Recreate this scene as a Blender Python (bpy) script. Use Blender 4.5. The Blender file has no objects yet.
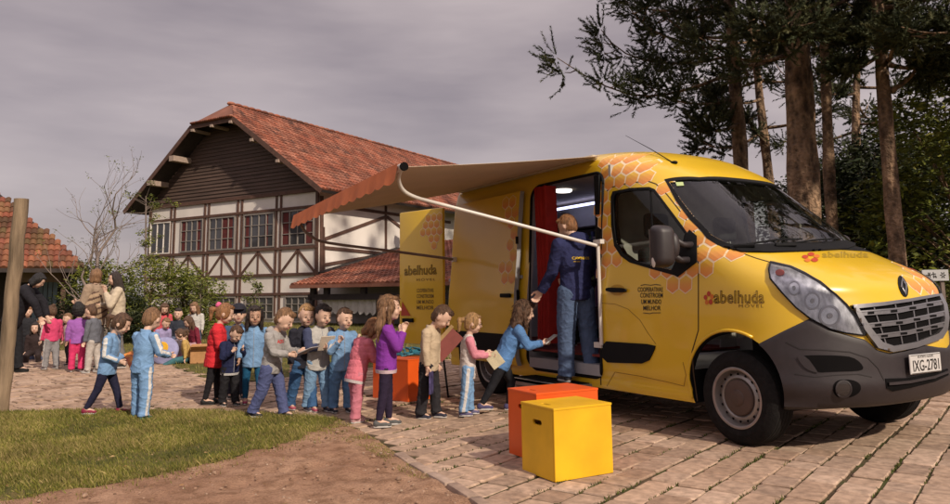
import bpy, bmesh, math, random
import numpy as np
from mathutils import Vector, Matrix, noise
from mathutils.bvhtree import BVHTree
from mathutils.geometry import delaunay_2d_cdt
random.seed(7)
PI=math.pi
C=bpy.context.scene.collection
SC=bpy.context.scene
# ---------------------------------------------------------------- camera model
CAM=Vector((3.7811,-5.4915,1.1424)); YAW=2.6030; PITCH=0.1289; FP=722.98; ROLL=-0.0123; PPY=200.05
FW=Vector((math.cos(YAW)*math.cos(PITCH),math.sin(YAW)*math.cos(PITCH),math.sin(PITCH)))
RT=Vector((math.sin(YAW),-math.cos(YAW),0)); UP=RT.cross(FW)
RT,UP=RT*math.cos(ROLL)+UP*math.sin(ROLL),UP*math.cos(ROLL)-RT*math.sin(ROLL)
def ray(px,py): return (FW*FP+RT*(px-475)+UP*(PPY-py)).normalized()
def G(px,py,z=0.0):
    d=ray(px,py); t=(z-CAM.z)/d.z; return CAM+d*t
def PL(px,py,p0,n):
    d=ray(px,py); t=(p0-CAM).dot(n)/d.dot(n); return CAM+d*t
def S(px,py,y=-1.0): return PL(px,py,Vector((0,y,0)),Vector((0,1,0)))
def at_depth(px,py,D):            # point at horizontal forward distance D
    d=ray(px,py); f=Vector((math.cos(YAW),math.sin(YAW),0)); return CAM+d*(D/d.dot(f))
def gx(px,D):
    p=at_depth(px,300,D); return Vector((p.x,p.y,0))
# ---------------------------------------------------------------- materials
MATS={}
def mat(name,col,rough=.6,metal=0.0,var=.12,scale=8.0,bump=0.0,bscale=None,spec=.5,coat=0.0,col2=None,emit=0,alpha=1,stretch=None,trans=0,detail=4,obj=True):
    if name in MATS: return MATS[name]
    m=bpy.data.materials.new(name); m.use_nodes=True; nt=m.node_tree; b=nt.nodes['Principled BSDF']
    b.inputs['Roughness'].default_value=rough; b.inputs['Metallic'].default_value=metal
    b.inputs['Specular IOR Level'].default_value=spec; b.inputs['Coat Weight'].default_value=coat
    b.inputs['Coat Roughness'].default_value=.08
    c=tuple(col)+(1,)
    tc=nt.nodes.new('ShaderNodeTexCoord'); src=tc.outputs['Object']
    if stretch:
        mp=nt.nodes.new('ShaderNodeMapping'); mp.inputs['Scale'].default_value=stretch
        nt.links.new(src,mp.inputs['Vector']); src=mp.outputs['Vector']
    if var>0 or col2:
        n=nt.nodes.new('ShaderNodeTexNoise'); n.inputs['Scale'].default_value=scale; n.inputs['Detail'].default_value=detail
        nt.links.new(src,n.inputs['Vector'])
        r=nt.nodes.new('ShaderNodeValToRGB')
        a=tuple(max(0,x*(1-var)) for x in col)+(1,); d=(tuple(col2)+(1,)) if col2 else tuple(min(1,x*(1+var)) for x in col)+(1,)
        r.color_ramp.elements[0].position=.32; r.color_ramp.elements[0].color=a
        r.color_ramp.elements[1].position=.68; r.color_ramp.elements[1].color=d
        nt.links.new(n.outputs['Fac'],r.inputs['Fac']); nt.links.new(r.outputs['Color'],b.inputs['Base Color'])
    else: b.inputs['Base Color'].default_value=c
    if bump:
        n2=nt.nodes.new('ShaderNodeTexNoise'); n2.inputs['Scale'].default_value=bscale or scale*4; n2.inputs['Detail'].default_value=5
        nt.links.new(src,n2.inputs['Vector'])
        bp=nt.nodes.new('ShaderNodeBump'); bp.inputs['Strength'].default_value=bump; bp.inputs['Distance'].default_value=.02
        nt.links.new(n2.outputs['Fac'],bp.inputs['Height']); nt.links.new(bp.outputs['Normal'],b.inputs['Normal'])
    if emit: b.inputs['Emission Color'].default_value=c; b.inputs['Emission Strength'].default_value=emit
    if trans: b.inputs['Transmission Weight'].default_value=trans
    MATS[name]=m; return m
def glassmat(name,tint=(.5,.55,.52),refl=1.0,rough=.02):
    if name in MATS: return MATS[name]
    m=bpy.data.materials.new(name); m.use_nodes=True; nt=m.node_tree; nt.nodes.clear()
    o=nt.nodes.new('ShaderNodeOutputMaterial'); t=nt.nodes.new('ShaderNodeBsdfTransparent'); t.inputs[0].default_value=tint+(1,)
    g=nt.nodes.new('ShaderNodeBsdfGlossy'); g.inputs['Roughness'].default_value=rough
    f=nt.nodes.new('ShaderNodeFresnel'); f.inputs[0].default_value=1.45
    mu=nt.nodes.new('ShaderNodeMath'); mu.operation='MULTIPLY'; mu.inputs[1].default_value=refl; mu.use_clamp=True
    x=nt.nodes.new('ShaderNodeMixShader'); nt.links.new(f.outputs[0],mu.inputs[0]); nt.links.new(mu.outputs[0],x.inputs[0])
    nt.links.new(t.outputs[0],x.inputs[1]); nt.links.new(g.outputs[0],x.inputs[2]); nt.links.new(x.outputs[0],o.inputs[0])
    MATS[name]=m; return m
def randmat(name,cols,rough=.8,noise_s=20,bump=.3,var=.25,attr='rnd',spec=.3):
    """colour chosen per piece by the float attribute rnd, mottled by noise"""
    if name in MATS: return MATS[name]
    m=bpy.data.materials.new(name); m.use_nodes=True; nt=m.node_tree; b=nt.nodes['Principled BSDF']
    b.inputs['Roughness'].default_value=rough; b.inputs['Specular IOR Level'].default_value=spec
    a=nt.nodes.new('ShaderNodeAttribute'); a.attribute_name=attr
    r=nt.nodes.new('ShaderNodeValToRGB'); el=r.color_ramp.elements
    while len(el)<len(cols): el.new(.5)
    for i,c in enumerate(cols): el[i].position=i/(len(cols)-1); el[i].color=tuple(c)+(1,)
    nt.links.new(a.outputs['Fac'],r.inputs['Fac'])
    tc=nt.nodes.new('ShaderNodeTexCoord'); n=nt.nodes.new('ShaderNodeTexNoise'); n.inputs['Scale'].default_value=noise_s; n.inputs['Detail'].default_value=6
    nt.links.new(tc.outputs['Object'],n.inputs['Vector'])
    mr=nt.nodes.new('ShaderNodeMapRange'); mr.inputs[1].default_value=.3; mr.inputs[2].default_value=.7; mr.inputs[3].default_value=1-var; mr.inputs[4].default_value=1+var
    nt.links.new(n.outputs['Fac'],mr.inputs[0])
    vm=nt.nodes.new('ShaderNodeVectorMath'); vm.operation='SCALE'; nt.links.new(r.outputs['Color'],vm.inputs[0]); nt.links.new(mr.outputs[0],vm.inputs['Scale'])
    nt.links.new(vm.outputs[0],b.inputs['Base Color'])
    if bump:
        bp=nt.nodes.new('ShaderNodeBump'); bp.inputs['Strength'].default_value=bump; bp.inputs['Distance'].default_value=.01
        nt.links.new(n.outputs['Fac'],bp.inputs['Height']); nt.links.new(bp.outputs['Normal'],b.inputs['Normal'])
    MATS[name]=m; return m
# ---------------------------------------------------------------- objects
def link(name,me,parent=None):
    o=bpy.data.objects.new(name,me); C.objects.link(o)
    if parent is not None: o.parent=parent
    return o
def mesh(name,verts,faces,mats,parent=None,mi=None,smooth=False,attr=None):
    me=bpy.data.meshes.new(name); me.from_pydata([tuple(v) for v in verts],[],faces)
    if not isinstance(mats,(list,tuple)): mats=[mats]
    for m in mats: me.materials.append(m)
    if mi is not None: me.polygons.foreach_set('material_index',mi)
    if smooth:
        me.polygons.foreach_set('use_smooth',[True]*len(me.polygons))
        if smooth is not True: me.set_sharp_from_angle(angle=math.radians(smooth))
    if attr is not None:
        a=me.attributes.new('rnd','FLOAT','FACE'); a.data.foreach_set('value',attr)
    me.update(); return link(name,me,parent)
def tag(o,label=None,cat=None,group=None,kind=None):
    if label: o['label']=label
    if cat: o['category']=cat
    if group: o['group']=group
    if kind: o['kind']=kind
    return o
def empty(name,loc,label,cat,group=None,rotz=0):
    o=bpy.data.objects.new(name,None); C.objects.link(o); o.location=loc; o.rotation_euler=(0,0,rotz); o.empty_display_size=.2
    return tag(o,label,cat,group)
def copy_tree(o,parent=None):
    c=o.copy(); C.objects.link(c)
    if parent is not None: c.parent=parent
    for ch in list(o.children): copy_tree(ch,c)
    return c
def bmat(a,b):  # matrix with z along a->b
    z=(b-a).normalized(); x=z.orthogonal().normalized(); y=z.cross(x); return Matrix((x,y,z)).transposed()
class MB:
    def __init__(s): s.v=[];s.f=[];s.m=[];s.r=[]
    def add(s,vs,fs,m=0,r=None):
        b=len(s.v); s.v+= [tuple(v) for v in vs]; s.f+=[tuple(i+b for i in f) for f in fs]; s.m+=[m]*len(fs)
        s.r+=[random.random() if r is None else r]*len(fs); return s
    def box(s,c,sz,rz=0,m=0,R=None,r=None):
        c=Vector(c); h=[x/2 for x in sz]; R=R or Matrix.Rotation(rz,3,'Z')
        vs=[c+R@Vector((x*h[0],y*h[1],z*h[2])) for x in(-1,1) for y in(-1,1) for z in(-1,1)]
        return s.add(vs,[(0,1,3,2),(4,6,7,5),(0,4,5,1),(2,3,7,6),(0,2,6,4),(1,5,7,3)],m,r)
    def beam(s,a,b,w,t,up=(0,0,1),m=0,r=None):   # box from a to b, w across, t along "up"
        a=Vector(a);b=Vector(b);d=(b-a).normalized();u=Vector(up);x=d.cross(u).normalized();u=x.cross(d)
        vs=[p+x*w/2*i+u*t/2*j for p in(a,b) for i in(-1,1) for j in(-1,1)]
        return s.add(vs,[(0,1,3,2),(4,6,7,5),(0,4,5,1),(2,3,7,6),(0,2,6,4),(1,5,7,3)],m,r)
    def tube(s,pts,rad,n=8,m=0,caps=True,r=None):
        pts=[Vector(p) for p in pts]; rads=rad if isinstance(rad,(list,tuple)) else [rad]*len(pts)
        vs=[];x=None
        for i,p in enumerate(pts):
            d=(pts[min(i+1,len(pts)-1)]-pts[max(i-1,0)]).normalized()
            if x is None: x=d.orthogonal().normalized()
            else:
                x=(x-d*x.dot(d)); x=x.normalized() if x.length>1e-6 else d.orthogonal().normalized()
            y=d.cross(x)
            for k in range(n):
                a=2*PI*k/n; vs.append(p+(x*math.cos(a)+y*math.sin(a))*rads[i])
        fs=[(i*n+k,i*n+(k+1)%n,(i+1)*n+(k+1)%n,(i+1)*n+k) for i in range(len(pts)-1) for k in range(n)]
        if caps: fs+=[tuple(range(n-1,-1,-1)),tuple((len(pts)-1)*n+k for k in range(n))]
        return s.add(vs,fs,m,r)
    def lathe(s,prof,c=(0,0,0),R=None,n=32,m=0,r=None): # prof: (radius, height) about local z
        c=Vector(c);R=R or Matrix.Identity(3);vs=[]
        for (q,h) in prof:
            for k in range(n): vs.append(c+R@Vector((q*math.cos(2*PI*k/n),q*math.sin(2*PI*k/n),h)))
        fs=[(i*n+k,i*n+(k+1)%n,(i+1)*n+(k+1)%n,(i+1)*n+k) for i in range(len(prof)-1) for k in range(n)]
        return s.add(vs,fs,m,r)
    def ell(s,c,rad,R=None,nu=12,nv=8,m=0,r=None):
        c=Vector(c);R=R or Matrix.Identity(3)
        vs=[c+R@Vector((0,0,-rad[2]))]
        for j in range(1,nv):
            t=-PI/2+PI*j/nv
            for i in range(nu): a=2*PI*i/nu; vs.append(c+R@Vector((rad[0]*math.cos(t)*math.cos(a),rad[1]*math.cos(t)*math.sin(a),rad[2]*math.sin(t))))
        vs.append(c+R@Vector((0,0,rad[2]))); L=len(vs)-1; fs=[]
        for i in range(nu):
            fs.append((0,1+(i+1)%nu,1+i)); fs.append((L,L-nu+i,L-nu+(i+1)%nu))
            for j in range(nv-2):
                b=1+j*nu; fs.append((b+i,b+(i+1)%nu,b+nu+(i+1)%nu,b+nu+i))
        return s.add(vs,fs,m,r)
    def cap(s,a,b,ra,rb,n=12,m=0):     # tapered capsule
        a=Vector(a);b=Vector(b);L=(b-a).length
        if L<1e-6: return s.ell(a,(ra,ra,ra),m=m)
        M=bmat(a,b);prof=[]
        for k in range(5): t=-PI/2+PI/2*k/4; prof.append((ra*math.cos(t)+1e-5,ra*math.sin(t)))
        for k in range(5): t=PI/2*k/4; prof.append((rb*math.cos(t)+1e-5,L+rb*math.sin(t)))
        b0=len(s.v); s.lathe(prof,a,M,n,m); tot=len(prof)
        s.f+=[tuple(b0+k for k in range(n-1,-1,-1)),tuple(b0+(tot-1)*n+k for k in range(n))]; s.m+=[m,m]; s.r+=[0,0]; return s
    def build(s,name,mats,parent=None,smooth=False,attr=False):
        return mesh(name,s.v,s.f,mats,parent,s.m,smooth,s.r if attr else None)
def evald(o):
    dg=bpy.context.evaluated_depsgraph_get(); dg.update(); e=o.evaluated_get(dg)
    return bpy.data.meshes.new_from_object(e,preserve_all_data_layers=True,depsgraph=dg)
def apply_mods(o):
    me=evald(o); old=o.data; o.modifiers.clear(); nm=old.name; o.data=me; bpy.data.meshes.remove(old); me.name=nm
def boolean(o,cutters,op='DIFFERENCE'):
    for c in cutters:
        m=o.modifiers.new('b','BOOLEAN'); m.operation=op; m.solver='EXACT'; m.object=c
        try: m.material_mode='TRANSFER'
        except Exception: pass
    bpy.context.view_layer.update(); apply_mods(o)
    for c in cutters:
        d=c.data; bpy.data.objects.remove(c); bpy.data.meshes.remove(d)
def bevel(o,w=.01,seg=2,ang=40):
    m=o.modifiers.new('bev','BEVEL'); m.width=w; m.segments=seg; m.limit_method='ANGLE'; m.angle_limit=math.radians(ang); apply_mods(o)
    o.data.polygons.foreach_set('use_smooth',[True]*len(o.data.polygons)); o.data.set_sharp_from_angle(angle=math.radians(35)); return o
def solid_poly(pts,off0,off1,m=0,mb=None):
    """prism: pts (list of Vector) shifted by vectors off0 and off1"""
    mb=mb or MB(); n=len(pts); a=[Vector(p)+off0 for p in pts]; b=[Vector(p)+off1 for p in pts]
    mb.add(a+b,[tuple(range(n)),tuple(range(2*n-1,n-1,-1))]+[(i,i+n,(i+1)%n+n,(i+1)%n) for i in range(n)],m); return mb
def fix_normals(o):
    bm=bmesh.new(); bm.from_mesh(o.data); bmesh.ops.recalc_face_normals(bm,faces=bm.faces); bm.to_mesh(o.data); bm.free()
def inpoly(p,poly):
    x,y=p; r=False; n=len(poly)
    for i in range(n):
        x1,y1=poly[i]; x2,y2=poly[(i+1)%n]
        if (y1>y)!=(y2>y) and x<(x2-x1)*(y-y1)/(y2-y1)+x1: r=not r
    return r
def pj(v):
    d=Vector(v)-CAM; z=d.dot(FW); return 475+FP*d.dot(RT)/z,PPY-FP*d.dot(UP)/z
_tc={}
def text2d(s,outline=0,spacing=1.0,shear=0,bold=0):
    """2-D triangles of a word, normalised to a box (w/h kept): returns verts, faces, width, height"""
    cu=bpy.data.curves.new('t','FONT'); cu.body=s; cu.size=1; cu.space_character=spacing; cu.shear=shear; cu.resolution_u=3
    if outline: cu.fill_mode='NONE'; cu.bevel_depth=outline; cu.bevel_resolution=0
    else: cu.offset=bold
    o=bpy.data.objects.new('t',cu); C.objects.link(o); bpy.context.view_layer.update()
    me=bpy.data.meshes.new_from_object(o.evaluated_get(bpy.context.evaluated_depsgraph_get()))
    vs=[(v.co.x,v.co.y) for v in me.vertices]; fs=[tuple(p.vertices) for p in me.polygons]
    bpy.data.objects.remove(o); bpy.data.curves.remove(cu); bpy.data.meshes.remove(me)
    x0=min(v[0] for v in vs);x1=max(v[0] for v in vs);y0=min(v[1] for v in vs);y1=max(v[1] for v in vs)
    return [((x-x0)/(x1-x0),(y-y0)/(y1-y0)) for x,y in vs],fs
def text_map(mb,s,fn,m=0,**k):
    """place a word through fn(u,v)->point"""
    vs,fs=text2d(s,**k); P=[fn(u,v) for u,v in vs]; fs=[f for f in fs if all(P[i] is not None for i in f)]; mb.add([p if p is not None else Vector((-1,0,1)) for p in P],fs,m)
def quadfn(p00,p10,p01,off=Vector((0,0,0))):
    p00,p10,p01=Vector(p00),Vector(p10),Vector(p01)
    return lambda u,v: p00+(p10-p00)*u+(p01-p00)*v+off
def mirror_y(o,name,parent):
    me=o.data.copy(); 
    for v in me.vertices: v.co.y*=-1
    me.flip_normals(); return link(name,me,parent)
# ================================================================= VAN
yellow=mat('van_yellow_paint',(.72,.46,.02),rough=.32,var=.03,scale=2,coat=.6)
dplastic=mat('dark_bumper_plastic',(.026,.020,.023),rough=.5,var=.1,scale=20,bump=.05,bscale=300)
black=mat('black_rubber',(.007,.007,.008),rough=.75,var=.1,spec=.2)
blackgloss=mat('black_gloss',(.01,.01,.01),rough=.25,var=0)
chrome=mat('satin_chrome',(.36,.35,.36),rough=.3,metal=.9,var=.05)
greym=mat('van_inner_grey',(.32,.32,.34),rough=.6,var=.06)
whitein=mat('van_inner_white',(.5,.48,.48),rough=.6,var=.05)
LV=[ # z, half width, front x, curve start x, exponent
(.26,.965,.22,.1,2.5),(.32,.975,.72,.12,2.5),(.36,.965,.80,.12,2.5),(.44,.99,.845,.1,2.5),(.54,1.0,.865,.08,2.5),(.66,1.005,.87,.05,2.5),(.80,1.005,.86,.0,2.5),
(.95,1.005,.845,-.02,2.5),(1.08,1.0,.81,-.05,2.6),(1.16,.995,.775,-.1,2.75),(1.24,.985,.69,-.18,2.8),(1.32,.975,.56,-.28,2.7),(1.42,.965,.35,-.45,2.7),(1.50,.955,.17,-.7,3.1),
(1.65,.945,.0,-.9,3.2),(1.8,.935,-.17,-1.1,3.1),(2.0,.915,-.41,-1.3,3.0),(2.16,.90,-.60,-1.5,3.0),(2.24,.89,-.71,-1.6,3.0),
(2.33,.87,-.86,-1.75,2.9),(2.42,.84,-1.03,-1.95,2.8),(2.50,.78,-1.26,-2.2,2.7),(2.56,.68,-1.55,-2.5,2.5),(2.60,.5,-1.95,-2.9,2.4),(2.62,.2,-2.6,-3.3,2.2)]
XR=-4.47
def lv(z,inset=0,inner=False):
    z=min(max(z,LV[0][0]),LV[-1][0])
    for i in range(len(LV)-1):
        if LV[i+1][0]>=z: break
    # catmull-rom for smoothness
    t=(z-LV[i][0])/(LV[i+1][0]-LV[i][0]); out=[]
    for k in range(1,5):
        p1,p2=LV[i][k],LV[i+1][k]; h=LV[i+1][0]-LV[i][0]
        m1=(LV[i+1][k]-LV[i-1][k])/(LV[i+1][0]-LV[i-1][0])*h if i>0 else p2-p1
        m2=(LV[i+2][k]-LV[i][k])/(LV[i+2][0]-LV[i][0])*h if i<len(LV)-2 else p2-p1
        out.append((2*t**3-3*t*t+1)*p1+(t**3-2*t*t+t)*m1+(-2*t**3+3*t*t)*p2+(t**3-t*t)*m2)
    w,xf,xs,n=out
    if inner:
        w-=inset; xf-=inset*1.3; 
        if z<1.36: xf=min(xf,-.02)
        xs=min(xs,xf-.3)
    return w,xf,xs,n
def outline(z,xr=XR,inset=0,inner=False,nr=6,ns=60,nn=48):
    w,xf,xs,n=lv(z,inset,inner); pts=[]
    for i in range(nr): pts.append((xr,-w*.97*i/nr))
    for i in range(ns): pts.append((xr+.02*(i==0)+ (xs-xr)*i/ns if i else xr+.02,-w if i else -w*.985))
    for i in range(nn+1):
        th=PI/2-PI*i/nn; c=max(math.cos(th),0); s_=math.sin(th)
        pts.append((xs+(xf-xs)*c**(2/n),-w*math.copysign(abs(s_)**(2/n),s_)))
    for i in range(ns-1,-1,-1): pts.append((xr+(xs-xr)*i/ns if i else xr+.02,w if i else w*.985))
    for i in range(nr-1,0,-1): pts.append((xr,w*.97*i/nr))
    return pts
def loft(zs,**k):
    rows=[[(x,y,z) for x,y in outline(z,**k)] for z in zs]; n=len(rows[0]); vs=[p for r in rows for p in r]
    fs=[(j*n+i,j*n+(i+1)%n,(j+1)*n+(i+1)%n,(j+1)*n+i) for j in range(len(rows)-1) for i in range(n)]
    fs+=[tuple(range(n-1,-1,-1)),tuple((len(rows)-1)*n+i for i in range(n))]; return vs,fs
def lin(a,b,n): return [a+(b-a)*i/(n-1) for i in range(n)]
zsb=lin(.26,1.05,32)[:-1]+lin(1.05,1.5,34)[:-1]+lin(1.5,2.25,36)[:-1]+lin(2.25,2.54,26)[:-1]+lin(2.54,2.62,14)
bv,bf=loft(zsb)
BODY=BVHTree.FromPolygons(bv,bf)
def hit(px,py,off=0.0):
    l,nrm,i,d=BODY.ray_cast(CAM,ray(px,py))
    if l is None: return None
    if nrm.dot(ray(px,py))>0: nrm=-nrm
    return l+nrm*off
def hitn(px,py):
    l,nrm,i,d=BODY.ray_cast(CAM,ray(px,py)); 
    if l is None: return None,None
    if nrm.dot(ray(px,py))>0: nrm=-nrm
    return l,nrm
def densify(poly,step,closed=True):
    out=[]; n=len(poly)
    for i in range(n if closed else n-1):
        a=poly[i]; b=poly[(i+1)%n]; k=max(1,int(math.dist(a,b)/step))
        out+=[(a[0]+(b[0]-a[0])*j/k,a[1]+(b[1]-a[1])*j/k) for j in range(k)]
    if not closed: out.append(poly[-1])
    return out
def rnd_poly(poly,it=2):
    for _ in range(it):
        q=[]
        for i in range(len(poly)):
            a=poly[i];b=poly[(i+1)%len(poly)]
            q+=[(a[0]*.75+b[0]*.25,a[1]*.75+b[1]*.25),(a[0]*.25+b[0]*.75,a[1]*.25+b[1]*.75)]
        poly=q
    return poly
def surf(name,poly,off,m,parent,thick=.004,step=3.0,mirror=False,hole=None,smooth=True,fn=None):
    """a skin of the body following a closed outline, lifted by off and thick deep"""
    fn=fn or hitn
    b=densify(poly,step); pts=[Vector(p) for p in b]; edges=[(i,(i+1)%len(b)) for i in range(len(b))]
    if hole:
        h=densify(hole,step); k=len(pts); pts+=[Vector(p) for p in h]; edges+=[(k+i,k+(i+1)%len(h)) for i in range(len(h))]
    xs=[p[0] for p in b]; ys=[p[1] for p in b]
    y=min(ys)+step/2
    while y<max(ys):
        x=min(xs)+step/2
        while x<max(xs):
            if inpoly((x,y),b) and not (hole and inpoly((x,y),h)): pts.append(Vector((x,y)))
            x+=step
        y+=step
    V,E,F,*_=delaunay_2d_cdt(pts,edges,[],0,1e-4)
    F=[f for f in F if inpoly((sum(V[i][0] for i in f)/3,sum(V[i][1] for i in f)/3),b) and not (hole and inpoly((sum(V[i][0] for i in f)/3,sum(V[i][1] for i in f)/3),h))]
    top=[];bot=[];ok=[]
    for v in V:
        l,nr=fn(v[0],v[1])
        if l is None: ok.append(False); top.append(Vector());bot.append(Vector())
        else: ok.append(True); top.append(l+nr*off); bot.append(l+nr*(off-thick))
    F=[f for f in F if all(ok[i] for i in f)]
    fs=[];cnt={}
    for f in F:
        n=(top[f[1]]-top[f[0]]).cross(top[f[2]]-top[f[0]]); 
        if n.dot(top[f[0]]-CAM)>0: f=tuple(reversed(f))
        fs.append(tuple(f))
        for i in range(3): e=(f[i],f[(i+1)%3]); cnt[e]=1
    N=len(top); rim=[(b_,a_,a_+N,b_+N) for (a_,b_) in cnt if (b_,a_) not in cnt]
    vs=top+bot; allf=fs+rim
    if mirror:
        vs2=[Vector((v.x,-v.y,v.z)) for v in vs]; k=len(vs)
        allf=allf+[tuple(i+k for i in reversed(f)) for f in allf]; vs=vs+vs2
    used=sorted({i for f in allf for i in f}); mp={u:i for i,u in enumerate(used)}
    return mesh(name,[vs[u] for u in used],[tuple(mp[i] for i in f) for f in allf],m,parent,smooth=35 if smooth else False)
def strip(name,pts,w,off,m,parent,step=3,thick=.003,fn=None,closed=False):
    """a thin line on the body along pixel points, w pixels wide"""
    p=densify(pts,step,closed); L=[];Rr=[]
    n=len(p)
    for i in range(n):
        a=p[(i-1)%n] if closed else p[max(i-1,0)]; b=p[(i+1)%n] if closed else p[min(i+1,n-1)]
        d=math.dist(a,b) or 1; nx,ny=-(b[1]-a[1])/d,(b[0]-a[0])/d
        L.append((p[i][0]+nx*w/2,p[i][1]+ny*w/2)); Rr.append((p[i][0]-nx*w/2,p[i][1]-ny*w/2))
    vs=[];ok=[]
    for q in (L,Rr):
        for dz in (off,off-thick):
            for c in q:
                l,nr=(fn or hitn)(*c); ok.append(l is not None); vs.append(l+nr*dz if l is not None else Vector())
    fs=[]
    for i in range(n if closed else n-1):
        j=(i+1)%n
        for (a,b) in ((0,2*n),(n,0),(2*n,3*n)):
            f=(a+i,b+i,b+j,a+j)
            if all(ok[k] for k in f): fs.append(f)
    return vs,fs,m
def strips(name,lst,m,parent,off=.003,**k):
    o=None
    for pts,w in lst:
        mb=MB(); vs,fs,_=strip(name,pts,w,off,m,parent,**k); mb.add(vs,fs); o=mb.build(name,m,parent,smooth=False); fix_normals(o)
    return o
VAN=empty('van',(0,0,0),'yellow high-roof van with honeycomb graphics and its side door open','van')
# pixel outlines traced from the photograph
WIN=[(611,197),(613,191.5),(629.6,188.2),(649.4,187.2),(655,189.5),(666,204),(680,222.5),(697,246),(697.5,262),(677,276),(653.4,269.5),(630,262.5),(621,256),(614.5,246),(611.5,225)]
WIN_IN=[(613.8,198),(616,193.6),(630,190.6),(648.4,189.7),(653,191.5),(664,206),(677,223.5),(685,234),(676,271),(653.4,266),(632,260),(623,253.5),(617,243.5),(614.2,224)]
WS=[(664.5,179.6),(699.7,177.6),(729.4,177.9),(755,179.6),(774,184.6),(790,193.5),(812,210),(835,227.5),(857,244.5),(853,247.5),(813.5,249.5),(770,251),(740,251),(723.5,247.8),(707,238.5),(690,220),(676,201)]
WSI=[(669,182.2),(700,180.2),(729.4,180.5),(754,182),(771,186.6),(787,195.5),(808,211.5),(829,228),(847,242.5),(813.5,244.2),(770,245.8),(740,246),(726,243),(711,235),(694,217),(681,200.5)]
def px3(poly,off=0): return [hit(x,y,off) for x,y in poly]
body=mesh('body',bv,bf,yellow,VAN,smooth=40)
cut=[]
def cutter(mb,m=black):
    o=mb.build('cut',m); fix_normals(o); return o
# interior void
iv,if_=loft([.52]+lin(.56,2.42,30)+[2.48],inset=.055,inner=True,xr=XR+.06,ns=30,nn=32)
io=mesh('cut',iv,if_,whitein); cut.append(io)
# side window + windshield openings
for sgn in (1,-1):
    p=[Vector((q.x,q.y*sgn,q.z)) for q in px3(WIN_IN)]
    cut.append(cutter(solid_poly(p,Vector((0,-.2,0)),Vector((0,.2,0)))))
WSN=Vector((.77,0,.64)).normalized(); WSU=Vector((-.64,0,.77)).normalized()
def fnws(u,v):
    l,nr,i,d=BODY.ray_cast(WSU*v+Vector((0,u,0))+WSN*5,-WSN)
    if l is None: return None,None
    if nr.dot(WSN)<0: nr=-nr
    return l,nr
def ws_outline(poly):
    top=[];H=[hit(x,y) for x,y in poly]; idx=[i for i,h in enumerate(H) if h is not None and h.y<-.02]
    # keep the run on the near side, in order top centre -> corner -> bottom centre
    run=[H[i] for i in idx]; run.sort(key=lambda h:-1); L=[(h.y,h.dot(WSU)) for h in run]
    ts=[p for p in L if p[1]>sum(q[1] for q in L)/len(L)]; bs=[p for p in L if p not in ts]
    cx=sum(p[0] for p in L)/len(L); cy=(max(p[1] for p in L)+min(p[1] for p in L))/2
    L.sort(key=lambda p: math.atan2(p[1]-cy,-(p[0]-0)))      # from bottom centre round the side to top centre
    tc=max(p[1] for p in L if p[0]>-.35) if any(p[0]>-.35 and p[1]>cy for p in L) else L[-1][1]
    bc=[p for p in L if p[1]<cy]; bcen=max(bc,key=lambda p:p[0])[1]; tcen=max([p for p in L if p[1]>=cy],key=lambda p:p[0])[1]
    L=[(0,bcen)]+L+[(0,tcen)]
    return L+[(-p[0],p[1]) for p in reversed(L[1:-1])]
WSO3=ws_outline(WS); WSI3=ws_outline(WSI)
wp=[fnws(*p)[0] for p in WSI3]; nrm=WSN
cut.append(cutter(solid_poly(wp,nrm*-.18,nrm*.25)))
OX0,OX1,OZ0,OZ1=-2.67,-1.50,.36,2.29
def rrect(x0,x1,z0,z1,r,y,n=6):
    out=[]
    for cx,cz,a0 in ((x1-r,z1-r,0),(x0+r,z1-r,90),(x0+r,z0+r,180),(x1-r,z0+r,270)):
        for i in range(n+1): a=math.radians(a0+90*i/n); out.append(Vector((cx+r*math.cos(a),y,cz+r*math.sin(a))))
    return out
cut.append(cutter(solid_poly(rrect(OX0,OX1,OZ0,OZ1,.12,0),Vector((0,-1.3,0)),Vector((0,-.5,0))),greym))
WX=[0.0,-3.5]
def cyl(c,r,y0,y1,n=40):
    return solid_poly([Vector((c[0]+r*math.cos(2*PI*i/n),0,c[1]+r*math.sin(2*PI*i/n))) for i in range(n)],Vector((0,y0,0)),Vector((0,y1,0)))
for x in WX:
    for sg in (-1,1): cut.append(cutter(cyl((x,.40),.435,sg*.66,sg*1.3)))
boolean(body,cut)
for v_ in body.data.vertices:
    if v_.co.x>.436 and v_.co.z<.40: v_.co.z=.40
body.data.materials.append(black); _k=len(body.data.materials)-1
for p_ in body.data.polygons:
    if p_.center.x>.3 and p_.center.z<.56: p_.material_index=_k  # low front faces blackened to read as shadow under the bumper
body.data.polygons.foreach_set('use_smooth',[True]*len(body.data.polygons)); body.data.set_sharp_from_angle(angle=math.radians(38))
silver=mat('headlight_reflector',(.55,.55,.56),rough=.18,metal=.85,var=.15,scale=18)
lampglass=glassmat('clear_lens',(.92,.93,.95),1.3,.03)
carglass=glassmat('van_glass',(.72,.76,.73),1.5,.01)
seam=mat('panel_gap',(.04,.02,.005),rough=.8,var=0)
dark=mat('near_black',(.006,.0055,.006),rough=.9,var=.1,spec=.08)
redcloth=mat('red_curtain_cloth',(.42,.018,.014),rough=.85,var=.15,scale=6,bump=.2)
white_paint=mat('white_enamel',(.62,.58,.54),rough=.4,var=.05)
letter=mat('black_lettering',(.02,.018,.015),rough=.6,var=0)
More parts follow.
